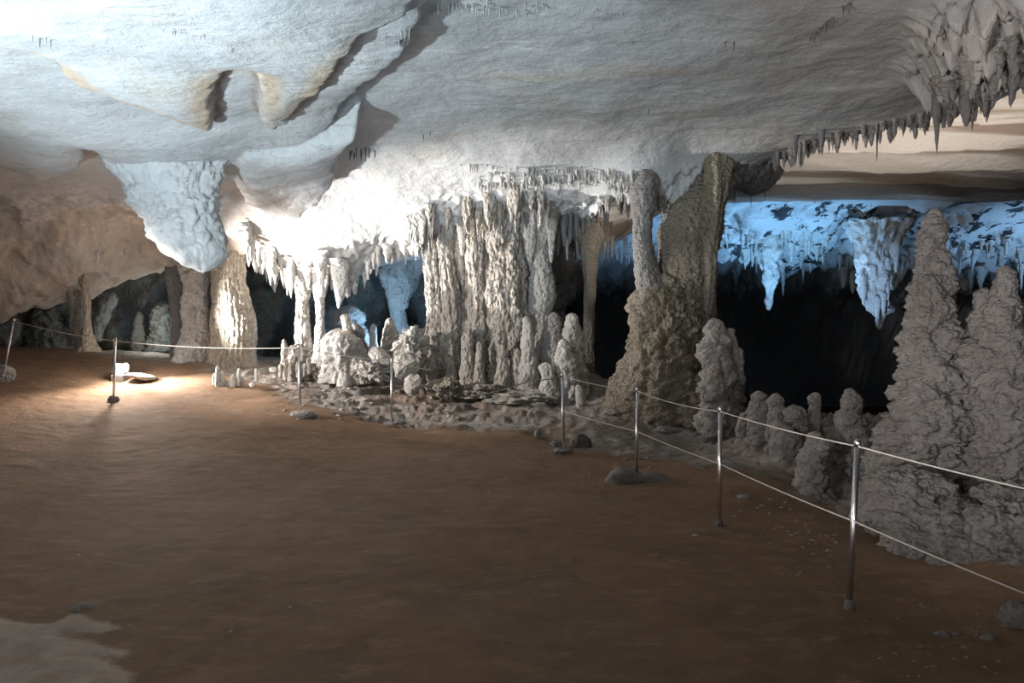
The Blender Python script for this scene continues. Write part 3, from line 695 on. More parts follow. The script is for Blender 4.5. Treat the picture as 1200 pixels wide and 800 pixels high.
# ------------------------------------------------------------------ STALAGMITES
def stalagmite(label, prof, Y, mat=None, cat='stalagmite', name='stalagmite', **kw):
    d = dict(dr=0.85, amp=0.09, fh=3, fv=3, kind='lumps', res=0.018); d.update(kw)
    return tag(loft(name, prof, Y, mat or M['grey'], **d), label, cat)

s1 = empty('stalagmite', at(1090, 600, 6.7)); tag(s1, 'tallest grey stalagmite, knobbly and stepped, right of the black chasm', 'stalagmite')
loft('main_spire', [(244, 1091, 1101), (250, 1088, 1103), (262, 1085, 1105), (275, 1083, 1108), (292, 1080, 1107), (310, 1078, 1106), (322, 1072, 1106), (332, 1065, 1108), (360, 1063, 1110), (400, 1063, 1117), (430, 1060, 1120), (455, 1055, 1124), (480, 1048, 1128), (505, 1038, 1132), (530, 1033, 1136), (570, 1028, 1142), (640, 1020, 1150)], 6.7, M['grey'], dr=0.85, amp=0.13, fh=2.6, fv=3.0, kind='lumps', res=0.013, ledge=0.04, seed=100, parent=s1)
loft('side_spire', [(350, 1104, 1112), (365, 1101, 1115), (390, 1100, 1121), (420, 1100, 1128), (460, 1098, 1134), (500, 1096, 1138), (560, 1094, 1142), (620, 1090, 1146)], 6.65, M['grey'], dr=0.9, amp=0.12, fh=3.4, fv=3.4, kind='lumps', res=0.014, ledge=0.04, seed=101, parent=s1)
s2 = empty('stalagmite', at(1170, 590, 6.3)); tag(s2, 'stout grey stalagmite with a shoulder, at the right edge of the view', 'stalagmite')
loft('main_spire', [(311, 1172, 1184), (318, 1169, 1188), (335, 1166, 1191), (360, 1160, 1194), (390, 1153, 1197), (420, 1148, 1199), (450, 1145, 1201), (480, 1143, 1202), (500, 1145, 1204), (530, 1143, 1206), (580, 1140, 1215), (630, 1136, 1222)], 6.3, M['grey'], dr=0.85, amp=0.11, fh=2.4, fv=3.2, kind='lumps', res=0.013, ledge=0.06, seed=102, parent=s2)
loft('shoulder', [(336, 1150, 1160), (344, 1146, 1168), (365, 1143, 1176), (395, 1135, 1180), (425, 1131, 1182), (470, 1134, 1184), (520, 1136, 1186), (600, 1136, 1188)], 6.4, M['grey'], dr=0.8, amp=0.12, fh=3.0, fv=3.2, kind='lumps', res=0.014, ledge=0.05, seed=103, parent=s2)
stalagmite('lower knobbly stalagmite filling the gap between the two tall right ones', [(436, 1122, 1134), (450, 1118, 1140), (480, 1114, 1146), (530, 1108, 1152), (620, 1100, 1160)], 6.75, amp=0.13, seed=104, ledge=0.1)

c1 = empty('stalagmite', at(845, 510, 10.2)); tag(c1, 'jagged pale stalagmite cluster leaning on the right foot of the massive ochre column', 'stalagmite')
for nm, pr, sd, Y in (('spire', [(372, 832, 840), (382, 829, 844), (400, 827, 850), (430, 826, 856), (470, 825, 860), (525, 822, 864)], 110, 10.2), ('spire', [(384, 852, 861), (392, 850, 861), (402, 848, 860), (430, 844, 864), (470, 840, 868), (525, 838, 870)], 111, 10.3),
                      ('spire', [(406, 860, 867), (415, 859, 868), (440, 857, 869), (480, 855, 871), (522, 854, 873)], 112, 10.15), ('spire', [(404, 840, 852), (440, 838, 862), (490, 834, 866), (525, 830, 868)], 113, 9.95)):
    loft(nm, pr, Y, M['pale'] if sd != 113 else M['grey'], dr=0.9, amp=0.16, fh=4, fv=3.4, kind='lumps', res=0.015, seed=sd, parent=c1)

row = [
    ('rounded grey stalagmite, nearest to the jagged cluster in the low row', [(457, 885, 893), (463, 882, 897), (480, 879, 900), (510, 877, 903), (550, 872, 906), (575, 870, 908)], 8.6, 120),
    ('round-topped grey stalagmite, second of the low row from the jagged cluster', [(460, 905, 914), (467, 902, 918), (485, 901, 918), (520, 899, 923), (555, 896, 926), (580, 894, 930)], 8.4, 121),
    ('squat broken stalagmite in the middle of the low row', [(473, 924, 935), (480, 920, 942), (510, 917, 945), (560, 914, 948), (585, 912, 950)], 8.3, 122),
    ('knob-topped stalagmite behind the broken stump of the low row', [(459, 951, 959), (464, 948, 961), (482, 947, 962), (520, 944, 966), (560, 940, 970)], 8.5, 123),
    ('broken cylindrical stalagmite stump standing in front of the low row', [(505, 949, 961), (509, 946, 965), (522, 944, 967), (545, 936, 967), (585, 933, 967), (592, 932, 968)], 7.3, 124),
    ('ringed pale grey stalagmite standing directly behind the nearest steel post', [(454, 992, 1001), (459, 989, 1005), (470, 988, 1009), (478, 986, 1009), (500, 981, 1012), (540, 979, 1012), (590, 975, 1014)], 7.9, 125),
]
for lb, pr, Y, sd in row:
    stalagmite(lb, pr, Y, amp=0.09, seed=sd, res=0.012, ledge=0.14, fh=4, fv=6)
stalagmite('short knuckle of rock joined behind the front stump', [(490, 905, 915), (510, 903, 935), (560, 900, 940), (582, 898, 944)], 8.1, amp=0.07, seed=126)
stalagmite('dark low stalagmite between front stump and ringed stalagmite', [(487, 968, 976), (495, 966, 981), (540, 964, 984), (580, 962, 986)], 8.6, M['dark'], amp=0.05, seed=127)
stalagmite('small grey stalagmite left of the low row beside the jagged cluster', [(482, 868, 876), (500, 864, 880), (540, 862, 884), (560, 860, 886)], 9.0, amp=0.07, seed=128)

stalagmite('lumpy white stalagmite pair in front of the slim tan column', [(366, 667, 674), (374, 664, 677), (388, 662, 681), (400, 660, 683), (425, 655, 685), (450, 653, 688), (475, 656, 692), (490, 658, 694)], 12.3, M['pale'], amp=0.09, seed=130, fh=4, fv=4)
stalagmite('tall lumpy finger of stone beside the post with the black cable', [(396, 656, 664), (404, 653, 668), (430, 652, 676), (470, 655, 680), (490, 656, 684)], 12.0, M['pale'], amp=0.08, seed=131, fh=4, fv=4)
stalagmite('pale stalagmite growing at the left foot of the waisted grey column', [(370, 613, 620), (380, 612, 624), (410, 611, 626), (440, 606, 630), (460, 604, 634)], 12.3, M['pale'], amp=0.06, seed=132, fh=4)
stalagmite('greenish broad stalagmite at the right foot of the waisted grey column', [(365, 646, 653), (375, 640, 657), (400, 636, 658), (440, 630, 664), (470, 628, 668)], 12.5, M['grey'], amp=0.06, seed=133, fh=3)
stalagmite('small grey knob of stone on the slope left of the cable post', [(424, 634, 644), (430, 632, 650), (445, 636, 652), (460, 633, 654), (472, 632, 656)], 11.9, M['pale'], amp=0.06, seed=134, fh=4)
stalagmite('bent white drip cone right behind the cable post', [(450, 675, 680), (460, 674, 686), (480, 675, 688), (492, 672, 690)], 11.4, M['pale'], amp=0.04, seed=135, fh=4)

stalagmite('boulder-like cream stalagmite behind the third post from left', [(384, 390, 402), (391, 386, 412), (400, 380, 420), (412, 377, 426), (425, 376, 430), (438, 377, 432), (448, 374, 436)], 12.6, M['pale'], amp=0.09, seed=140, fh=3.0, fv=1.6)
stalagmite('tan stub of stalagmite capping the boulder-like cream stalagmite', [(367, 401, 407), (371, 399, 410), (384, 402, 412), (400, 398, 414)], 12.55, M['tan'], amp=0.03, seed=141, fh=6)
stalagmite('grey shaded stone lobe right of the boulder-like cream stalagmite', [(378, 412, 420), (388, 408, 426), (410, 406, 430), (446, 404, 434)], 12.9, M['darkgrey'], amp=0.07, seed=142)
stalagmite('cone-shaped cream stalagmite left of the widest flowstone column', [(372, 454, 459), (378, 452, 462), (390, 449, 466), (405, 447, 470), (425, 444, 474)], 13.2, M['flute'], amp=0.05, seed=143, fh=5)
stalagmite('small round white stalagmite at the foot of the boulder-like one', [(435, 401, 406), (438, 398, 409), (446, 396, 411), (452, 395, 412)], 11.9, M['pale'], amp=0.02, seed=144)
fr = empty('stalagmite', at(345, 440, 12.5)); tag(fr, 'fringed cream flowstone mound right behind the second post from left', 'stalagmite')
loft('mound', [(402, 345, 356), (408, 334, 362), (425, 333, 364), (445, 330, 366)], 12.6, M['flute'], amp=0.08, fh=4, fv=2, kind='mix', res=0.02, seed=145, parent=fr, flutes=10, fl_amp=0.04)
loft('spike', [(397, 331, 334), (405, 330, 337), (425, 329, 339), (442, 328, 341)], 12.5, M['flute'], amp=0.04, fh=5, fv=3, kind='mix', res=0.02, seed=146, parent=fr)
for i, (x, y0, y1) in enumerate([(335, 420, 442), (341, 423, 440), (349, 424, 443), (357, 425, 441), (362, 418, 438), (329, 426, 443)]):
    loft('drip', [(y0, x - 3, x + 3), ((y0 + y1) / 2, x - 2.3, x + 2.3), (y1, x - 1.8, x + 1.8)], 12.25, M['flute'], amp=0.03, fh=6, fv=3, kind='mix', res=0.02, seed=147 + i, parent=fr)

ws = [('tallest of the little white stalagmites by the lit soil', (255, 428, 451, 5)), ('thick white stalagmite right beside the tallest little one', (260, 434, 453, 6)),
      ('small white stalagmite, third of the little group by the lit soil', (265, 444, 453, 5)), ('stubby cream stalagmite behind the little white group', (273, 438, 450, 6)),
      ('white pointed stalagmite at the right of the little white group', (280, 431, 447, 4)), ('leaning white stalagmite, leftmost of the little white group', (251, 437, 452, 4)),
      ('low white stalagmite nub in front of the little white group', (272, 448, 455, 5)), ('isolated tiny stalagmite before the dark opening', (300, 431, 442, 3.5)),
      ('short white stalagmite beside the pointed one of the little group', (284, 440, 450, 4))]
for i, (lb, (x, y0, y1, w)) in enumerate(ws):
    stalagmite(lb, [(y0, x - w * .3, x + w * .3), (y0 + 3, x - w * .45, x + w * .45), (y1, x - w * .55, x + w * .55), (y1 + 5, x - w * .65, x + w * .65)], 11.9 + 0.04 * (i % 3), M['white'], amp=0.03, fh=7, fv=7, res=0.012, seed=160 + i)

# inside the dark left mouths
stalagmite('curved grey rock drapery standing inside the left cave mouth', [(342, 130, 137), (352, 119, 136), (364, 116, 131), (378, 110, 124), (400, 106, 118)], 15.2, M['backwall'], cat='rock drapery', name='rock_drapery', amp=0.08, seed=170, res=0.03)
stalagmite('dim grey stalagmite deep inside the left cave mouth, left of the black gap', [(364, 160, 165), (372, 158, 167), (390, 155, 168), (412, 152, 170)], 15.8, M['backwall'], amp=0.08, seed=171, res=0.03)
stalagmite('dim twin-lobed rock deep inside the left cave mouth, right of the black gap', [(352, 186, 194), (362, 180, 199), (380, 178, 202), (412, 175, 205)], 15.8, M['backwall'], amp=0.12, seed=172, res=0.03)
stalagmite('dim grey cone of rock in the leftmost low cave mouth', [(350, 52, 60), (365, 44, 66), (385, 36, 74), (410, 30, 80)], 15.3, M['backwall'], amp=0.12, seed=173, res=0.03)
# blue lit ones in the middle opening
stalagmite('blue-lit domed stalagmite behind the boulder-like cream one', [(357, 404, 414), (362, 398, 421), (372, 394, 426), (390, 392, 429), (425, 388, 434)], 16.2, M['pale'], amp=0.09, seed=174, res=0.025)
stalagmite('tiny blue-lit stalagmite between the dome and the cone', [(379, 435, 440), (383, 434, 441), (400, 433, 442), (420, 430, 446)], 15.4, M['pale'], amp=0.03, seed=175)
column('cave_column', 'blue-lit leaning flowstone column deep in the middle opening', 'column', [(300, 440, 500), (325, 444, 484), (345, 450, 478), (370, 458, 474), (400, 455, 478), (425, 450, 484)], 17.6, M['pale'], amp=0.2, fh=1.6, fv=1, kind='mix', res=0.035, seed=176, roundt=False)

# ------------------------------------------------------------------ BOULDERS
def rock_at(label, px, py, Y, wpx, hpx, mat, seed, cat='rock', name='boulder', dep=0.8, group=None, sub=4, **kw):
    c = at(px, py, Y); s = Y / F
    o = boulder(name, c, (wpx / 2 * s, wpx / 2 * s * dep, hpx / 2 * s), mat, seed, sub=sub, **kw)
    return tag(o, label, cat, group)

rock_at('broken pale block lying under the cone-shaped cream stalagmite', 446, 419, 12.3, 40, 26, M['pale'], 1, sub=5, angular=0.95, rot=(0.2, 0.35, 0.3), amp=0.16)
rock_at('jagged splintered rock fallen left of the widest flowstone column', 484, 403, 12.3, 44, 38, M['pale'], 2, sub=5, angular=0.9, amp=0.38, freq=2.2, rot=(0.3, -0.5, 0.2))
rock_at('angular slab leaning below the jagged splintered rock', 474, 428, 12.1, 34, 40, M['pale'], 3, sub=5, angular=1.0, amp=0.1, rot=(0.1, 0.5, 0.3))
rock_at('spiky fan of broken stone behind the fourth post from left', 433, 434, 12.1, 36, 20, M['pale'], 4, sub=5, angular=0.6, amp=0.5, freq=3.0, rot=(0, 0.3, 0))
rock_at('cream boulder right behind the fourth post from left', 484, 450, 11.7, 28, 28, M['pale'], 5, angular=0.6, amp=0.22)
rock_at('tan rounded boulder on the slope under the widest flowstone column', 521, 454, 11.9, 44, 20, M['flute'], 6, angular=0.3, amp=0.35, sub=5, freq=2.0)
rock_at('low smooth hump of flowstone on the slope below the column', 560, 458, 12.1, 60, 16, M['flute'], 7, amp=0.35, sub=5, freq=2.2)
rock_at('long grey hump of flowstone left of the post with the black cable', 612, 466, 12.0, 80, 18, M['pale'], 8, amp=0.35, sub=5, freq=2.2)
rock_at('small white rock on the lit ledges before the dark opening', 296, 451, 11.6, 7, 6, M['white'], 9, sub=3)
rock_at('pale rock at the left edge of the far dark opening', 320, 433, 12.6, 8, 6, M['white'], 10, sub=3)
rock_at('grey block lying right of the fringed cream mound', 370, 440, 12.6, 16, 14, M['grey'], 11, angular=.6)
rock_at('squared broken rock stub standing left of the cable post base', 629, 512, 10.0, 8, 24, M['grey'], 12, angular=.9, amp=.12)
rock_at('dark conical rock right behind the cable post base', 680, 522, 9.6, 26, 26, M['dark'], 13, amp=.15)
rock_at('small grey rubble block touching the cable post base', 650, 522, 9.5, 14, 12, M['grey'], 14, angular=.6)
rock_at('twisted pale stone lump on the slope behind the second steel post', 722, 482, 11.0, 26, 12, M['grey'], 15, amp=.35)
rock_at('flat pale slab in front of the massive ochre column', 782, 504, 9.6, 30, 9, M['grey'], 16, amp=.2)
# right rock bank under the tall stalagmites
rb = empty('rock_bank', at(1140, 660, 5.3)); tag(rb, 'undercut grey rock bank below the two tall stalagmites, lower right', 'rock bank')
for i, (px, py, Y, w, h, a) in enumerate([(1060, 590, 6.0, 110, 80, .25), (1120, 625, 5.6, 150, 70, .3), (1185, 640, 5.1, 110, 100, .3), (1085, 638, 5.5, 80, 60, .35), (1140, 655, 5.1, 90, 62, .35), (1195, 680, 4.8, 90, 60, .35), (1050, 545, 6.9, 70, 60, .3), (1180, 600, 5.9, 90, 70, .3), (1025, 600, 6.3, 46, 44, .3)]):
    c = at(px, py, Y); s = Y / F
    boulder('boulder', c, (w / 2 * s, w / 2 * s * .9, h / 2 * s), M['grey'], 50 + i, sub=6, amp=a, freq=1.6, parent=rb)
rock_at('grey boulder cut by the lower right corner of the view', 1205, 735, 3.95, 60, 60, M['grey'], 70, amp=.25, sub=5)
rock_at('pale stone lying alone in the lower right gravel', 1103, 746, 3.85, 22, 12, M['grey'], 71, sub=3, amp=.2)
rock_at('rounded stone near the lower right corner boulder', 1160, 750, 3.8, 22, 13, M['grey'], 72, sub=3, amp=.2)
rock_at('little stone between pale stone and rounded stone, nearer the camera', 1130, 760, 3.7, 12, 6, M['grey'], 73, sub=3, amp=.2)
rock_at('white stone left of the third steel post base', 815, 630, 5.75, 13, 8, M['pale'], 74, sub=3, amp=.2)
rock_at('squared muddy stone on the pale crust, lower left', 98, 717, 4.2, 32, 22, M['concrete'], 75, sub=4, angular=.7, amp=.15)
rock_at('flat stone behind the row of steel posts on the gravel', 872, 583, 7.0, 18, 7, M['grey'], 76, sub=3)

# loose pebbles: on the earth and on the gravel
def pebbles(pts, label, group, mat, rnd, wr=(4, 9)):
    base = None
    for (px, py) in pts:
        h = ray_hit(px, py, lambda X, Y: floor_h(X, Y), t0=2.0, t1=16, step=0.02, up=False, zmax=3)
        if h is None: continue
        w = rnd.uniform(*wr) / F * h[1]
        if base is None or rnd.rand() < 0.25:
            o = boulder('pebble', (h[0], h[1], h[2]), (0.5, 0.38, 0.22), mat, rnd.randint(1000) / 10, sub=2, amp=0.25, freq=1.6, angular=.4); base = o
        else:
            o = base.copy(); COL.objects.link(o); o.location = h
        o.scale = (w * 1.1, w * 1.1, w * 1.0); o.rotation_euler = (0, 0, rnd.uniform(0, 6.28))
        tag(o, label, 'pebble', group)
r_ = np.random.RandomState(21)
pebbles([(92, 651), (279, 679), (340, 711), (271, 740), (153, 733), (574, 578), (161, 790)], 'small pale pebble lying alone on the brown earth', 'pebbles on the earth', M['pale'], r_, (3.5, 7))
P2 = []
while len(P2) < 46:
    x, y = r_.uniform(1010, 1190), r_.uniform(700, 798)
    if y > 700 + (x - 1010) * 0.1 and (x - 1000) > (y - 715) * 0.55: P2.append((x, y))
pebbles(P2, 'small stone in the gravel right of the nearest post', 'gravel stones in the lower right', M['grey'], r_, (2.5, 8))
P3 = [(r_.uniform(860, 985), r_.uniform(585, 700)) for _ in range(70)]
pebbles([p for p in P3 if (p[1] - 585) < (p[0] - 840) * 1.0], 'small stone on dark ground between the two nearest posts', 'stones between the nearest posts', M['grey'], r_, (2.5, 8))
P4 = [(r_.uniform(330, 640), r_.uniform(447, 492)) for _ in range(90)]
pebbles(P4, 'broken stone chip on the pale rimstone ledges', 'stone chips on the ledges', M['flute'], r_, (3, 10))
P5 = [(r_.uniform(690, 830), r_.uniform(500, 560)) for _ in range(26)]
pebbles(P5, 'small stone on the slope before the massive ochre column', 'stones before the massive column', M['grey'], r_, (3, 9))

# ------------------------------------------------------------------ STALACTITES
_var = {}
def stalac_mesh(mat, k):
    key = (mat.name, k)
    if key in _var: return _var[key]
    r = np.random.RandomState(500 + k)
    n, m = 26, 14
    t = np.linspace(0, 1, n); th = np.linspace(0, 2 * pi, m, endpoint=False)
    T, A = np.meshgrid(t, th, indexing='ij')
    rad = (1 - T) ** r.uniform(0.45, 0.95) * 0.85 + 0.35 * np.exp(-T * 9)
    rad = rad * (1 + 0.45 * fbm(np.cos(A) * 0.8 + k * 3, np.sin(A) * 0.8, T * (3 + 2 * r.rand()) + k, 3))
    cxx = 0.18 * fbm(T * 1.6, k * 5.0, 1, 2); cyy = 0.18 * fbm(T * 1.6, k * 5.0, 9, 2)
    V = np.stack([rad * np.cos(A) + cxx * T, rad * np.sin(A) + cyy * T, -T], -1).reshape(-1, 3)
    o = add_mesh('stalactite', V, grid_faces(n, m, wrap=True)[:, ::-1], mat); me = o.data; bpy.data.objects.remove(o)
    _var[key] = me; return me

def stalactite(h, Lm, Wm, mat, label, group, rnd, up=0.08, name='stalactite', cat='stalactite'):
    o = bpy.data.objects.new(name, stalac_mesh(mat, rnd.randint(9))); COL.objects.link(o)
    o.location = (h[0], h[1], h[2] + up); o.scale = (Wm / 2, Wm / 2, Lm + up); o.rotation_euler = (0, 0, rnd.uniform(0, 6.28))
    return tag(o, label, cat, group)

STUFF = {}
def as_stuff(key, h, Lm, Wm, rnd, up):
    STUFF.setdefault(key, []).append((h[0], h[1], h[2] + up, Wm / 2, Lm + up, rnd.randint(9)))
def build_stuff(key, mat, label, name='small_stalactites'):
    Vs, Ls, Ss, off, lo = [], [], [], 0, 0
    L0 = STUFF[key]; org = np.array(L0[0][:3])
    for x, y, z, r, L, k in L0:
        me = stalac_mesh(mat, k); v = np.empty(len(me.vertices) * 3, np.float32); me.vertices.foreach_get('co', v)
        Vs.append(v.reshape(-1, 3) * np.array([r, r, L]) + np.array([x, y, z]) - org)
        q = np.empty(len(me.loops), np.int32); me.loops.foreach_get('vertex_index', q); Ls.append(q.reshape(-1, 4) + off); off += len(me.vertices)
    o = add_mesh(name, np.vstack(Vs), np.vstack(Ls), mat); o.location = org
    return tag(o, label, 'stalactites', None, 'stuff')

def fringe(poly, n, Lr, Wr, mat, label, group, rnd, jit=3, fn=ceil_h, zmax=5.2, t1=22, name='stalactite', up=0.08, cat='stalactite', stuff=None):
    P = np.array(poly, float); seg = np.r_[0, np.cumsum(np.hypot(*np.diff(P, axis=0).T))]
    for i in range(n):
        s = rnd.uniform(0, seg[-1]); x = np.interp(s, seg, P[:, 0]); y = np.interp(s, seg, P[:, 1]) + rnd.uniform(-jit, jit)
        h = ray_hit(x, y, fn, t0=4, t1=t1, zmax=zmax, step=0.05)
        if h is None: continue
        sc = h[1] / F
        if stuff: as_stuff(stuff, h, rnd.uniform(*Lr) * sc, rnd.uniform(*Wr) * sc, rnd, up); continue
        stalactite(h, rnd.uniform(*Lr) * sc, rnd.uniform(*Wr) * sc, mat, label, group, rnd, up, name, cat)

def single(px, py0, py1, w, mat, label, rnd, fn=ceil_h, Y=None, zmax=5.2, group=None, up=0.1):
    h = ray_hit(px, py0, fn, t0=4, t1=40, zmax=zmax, step=0.04) if Y is None else tuple(at(px, py0, Y))
    sc = h[1] / F
    tip = CAMZ + (386 - py1) * sc
    return stalactite((h[0], h[1], h[2]), max(0.05, h[2] - tip), w * sc, mat, label, group, rnd, up)

rs = np.random.RandomState(77)
fringe([(905, 183), (950, 166), (1000, 153), (1060, 140), (1100, 132), (1160, 115)], 80, (7, 24), (6, 15), M['grey'], 'grey stalactite in the fringe along the right ceiling edge', 'stalactites along the right ceiling edge', rs, 5)
single(1098, 112, 183, 15, M['darkgrey'], 'longest thick grey stalactite hanging from the right ceiling edge', rs)
single(1028, 150, 191, 4, M['darkgrey'], 'thinnest long stalactite of the right ceiling edge, needle-like', rs)
single(963, 152, 183, 10, M['darkgrey'], 'blunt grey stalactite over the left part of the right ceiling edge', rs)
single(932, 158, 196, 10, M['darkgrey'], 'first pointed stalactite right of the massive ochre column top', rs)
single(1132, 108, 150, 22, M['darkgrey'], 'fat grey stalactite bulge right of the longest one', rs)
single(1186, 95, 128, 20, M['darkgrey'], 'fat stalactite in the upper right corner lumps', rs)
single(1164, 95, 130, 18, M['grey'], 'rounded bulb-like stalactite in the upper right corner lumps', rs)
fringe([(1095, 95), (1130, 80), (1160, 70), (1200, 60)], 20, (8, 22), (10, 24), M['grey'], 'lumpy stalactite among the upper right corner lumps', 'stalactites of the upper right lumps', rs, 14)
for i, (x, y0, y1, w) in enumerate([(861, 212, 240, 6), (868, 210, 236, 9), (874, 214, 234, 8), (880, 213, 245, 6), (886, 210, 232, 9), (892, 208, 228, 9), (897, 208, 236, 8), (904, 206, 226, 7), (855, 216, 236, 6), (909, 204, 222, 6)]):
    single(x, y0, y1, w, M['pale'] if i % 3 else M['darkgrey'], 'short stalactite in the bunch right of the massive column top', rs, Y=13.0 + 0.1 * (i % 3), group='stalactites right of the massive column', up=0.45)
hb = loft('rock_pendant', [(192, 846, 914), (204, 850, 912), (214, 856, 906), (224, 866, 898), (229, 874, 890)], 13.1, M['darkgrey'], amp=0.12, fh=3.5, fv=3, kind='mix', res=0.025, seed=180, roundb=True); tag(hb, 'small lumpy pendant of rock right of the massive column top', 'rock pendant')
# curtain over the middle openings
fringe([(283, 262), (300, 290), (330, 310), (345, 322), (370, 320), (388, 318)], 52, (10, 30), (8, 18), M['white'], 'white stalactite in the curtain over the left blue opening', 'curtain stalactites over the left blue opening', rs, 12, t1=16)
fringe([(388, 315), (400, 330), (420, 318), (440, 300), (470, 292), (492, 282)], 50, (6, 24), (8, 16), M['white'], 'white stalactite in the curtain over the middle blue opening', 'curtain stalactites over the middle blue opening', rs, 10, t1=16)
single(398, 310, 362, 26, M['white'], 'longest white stalactite pointing down between the blue openings', rs)
single(376, 300, 348, 22, M['white'], 'broad white stalactite over the thin knotty column', rs)
single(341, 305, 350, 18, M['white'], 'sharp white stalactite hanging left of the knobbly grey column', rs)
fringe([(480, 262), (520, 246), (560, 240), (600, 232), (650, 228)], 50, (14, 40), (8, 16), M['flute'], 'pale drip hanging on the crown of the widest flowstone column', 'drips on the widest flowstone column', rs, 10, t1=16)
fringe([(560, 210), (620, 205), (700, 206), (760, 212)], 150, (4, 13), (4, 9), M['pale'], 'tiny stalactite in the stubble under the ceiling step', 'tiny stalactites under the ceiling step', rs, 9, t1=16, stuff='lip')
fringe([(540, 193), (600, 194), (660, 196), (720, 197)], 34, (3, 10), (2, 4), M['darkgrey'], 'thin grey straw along the lip of the ceiling step', 'straws along the ceiling step', rs, 2, t1=16, stuff='lip')
fringe([(700, 232), (740, 244), (780, 246), (820, 230)], 34, (6, 18), (6, 12), M['grey'], 'knobbly stalactite around the top of the massive column', 'stalactites around the massive column top', rs, 6, t1=16)
fringe([(112, 300), (150, 292), (180, 284)], 9, (4, 10), (4, 7), M['pale'], 'short pale drip above the left cave mouth', 'drips above the left cave mouth', rs, 5, t1=16)
# straws on the smooth ceiling
fringe([(505, 4), (560, 4), (640, 6)], 44, (5, 16), (2.5, 5), M['pale'], 'thin straw stalactite along the top edge of the view', 'straws at the top of the view', rs, 6, name='soda_straw')
fringe([(640, 6), (700, 10), (800, 20)], 20, (3, 9), (2, 4), M['pale'], 'thin straw in the faint line right of the top straws', 'straws on the faint ceiling line', rs, 2, name='soda_straw')
fringe([(945, 50), (957, 36), (972, 20), (985, 10), (998, 0)], 16, (6, 14), (2.5, 5), M['darkgrey'], 'dark straw in the slanting row on the smooth ceiling', 'straws in the slanting row', rs, 2, name='soda_straw')
fringe([(1085, 34), (1096, 28), (1115, 24), (1130, 22)], 7, (7, 12), (2.5, 4), M['darkgrey'], 'dark straw in the short row near the upper right lumps', 'straws near the upper right lumps', rs, 2, name='soda_straw')
fringe([(38, 40), (60, 44)], 5, (8, 13), (2, 3), M['darkgrey'], 'dark straw in the small row at upper left', 'straws at the upper left', rs, 1, name='soda_straw')
fringe([(458, 36), (485, 34), (430, 44)], 10, (6, 18), (2.5, 4), M['pale'], 'pale straw under the rim of the blue-white ceiling lobe', 'straws under the lobe rim', rs, 2, name='soda_straw')
fringe([(410, 176), (440, 174)], 10, (5, 16), (2.5, 4), M['darkgrey'], 'grey straw right of the grey wing of rock', 'straws right of the rock wing', rs, 3, name='soda_straw')
fringe([(180, 38), (200, 32), (240, 40), (265, 50), (285, 62), (296, 70)], 26, (4, 9), (2, 4), M['pale'], 'tiny white straw around the arched ceiling niche', 'straws around the ceiling niche', rs, 3, name='soda_straw')
for x, y, l in ((850, 48, 12), (860, 49, 14), (842, 22, 9), (853, 85, 8), (978, 88, 10), (742, 48, 7), (760, 128, 9), (719, 82, 5), (504, 154, 8), (496, 158, 12)):
    single(x, y, y + l, 3, M['darkgrey'], 'lone short dark straw on the smooth grey ceiling', rs, group='lone straws on the smooth ceiling').name = 'soda_straw'

# far chamber
fringe([(652, 290), (680, 285), (715, 280), (745, 284)], 46, (8, 30), (3, 9), M['white'], 'blue-lit stalactite seen through the gap by the slim column', 'stalactites seen through the gap', rs, 9, fn=far_h, zmax=9, t1=44, stuff='far')
fringe([(850, 276), (900, 282), (950, 288), (1000, 292), (1100, 296), (1200, 296)], 110, (5, 22), (3, 9), M['white'], 'blue-lit stalactite on the far chamber ceiling', 'stalactites of the far chamber', rs, 16, fn=far_h, zmax=9, t1=44, stuff='far')
fringe([(850, 312), (920, 316), (1000, 318), (1200, 318)], 40, (8, 30), (4, 14), M['pale'], 'dim stalactite at the back of the far chamber', 'dim stalactites at the back', rs, 8, fn=far_h, zmax=9, t1=44, stuff='far')
build_stuff('lip', M['pale'], 'stubble of tiny stalactites under the ceiling step above the columns')
build_stuff('far', M['white'], 'blue-lit stalactites roughening the far chamber ceiling')
w1 = empty('stalactite', at(1027, 285, 26)); tag(w1, 'largest blue-white stalactite hanging alone in the far chamber', 'stalactite')
loft('body', [(262, 996, 1062), (275, 1002, 1056), (290, 1005, 1046), (310, 1006, 1042), (330, 1009, 1037), (350, 1013, 1036), (362, 1018, 1040), (372, 1026, 1035), (386, 1030, 1032)], 26, M['white'], amp=0.28, fh=1.6, fv=0.9, kind='mix', res=0.05, seed=190, roundb=True, roundt=False, parent=w1, flutes=12, fl_amp=.1)
for i, (x, y0, y1, w) in enumerate([(1040, 300, 352, 9), (1012, 320, 358, 9), (1035, 340, 372, 8), (1050, 280, 320, 9), (1028, 345, 384, 8)]):
    loft('drip', [(y0, x - w / 2, x + w / 2), ((y0 + y1) / 2, x - w * .4, x + w * .4), (y1, x - 1, x + 1)], 25.6, M['white'], amp=0.1, fh=2.5, fv=1.5, kind='mix', res=0.05, seed=191 + i, roundb=True, parent=w1)
w2 = loft('stalactite', [(292, 885, 918), (310, 889, 913), (330, 893, 911), (350, 897, 907), (364, 899, 903)], 29, M['white'], amp=0.25, fh=1.6, fv=0.9, kind='mix', res=0.06, seed=200, roundb=True, roundt=False); tag(w2, 'smaller dim blue stalactite hanging left of the largest one', 'stalactite')

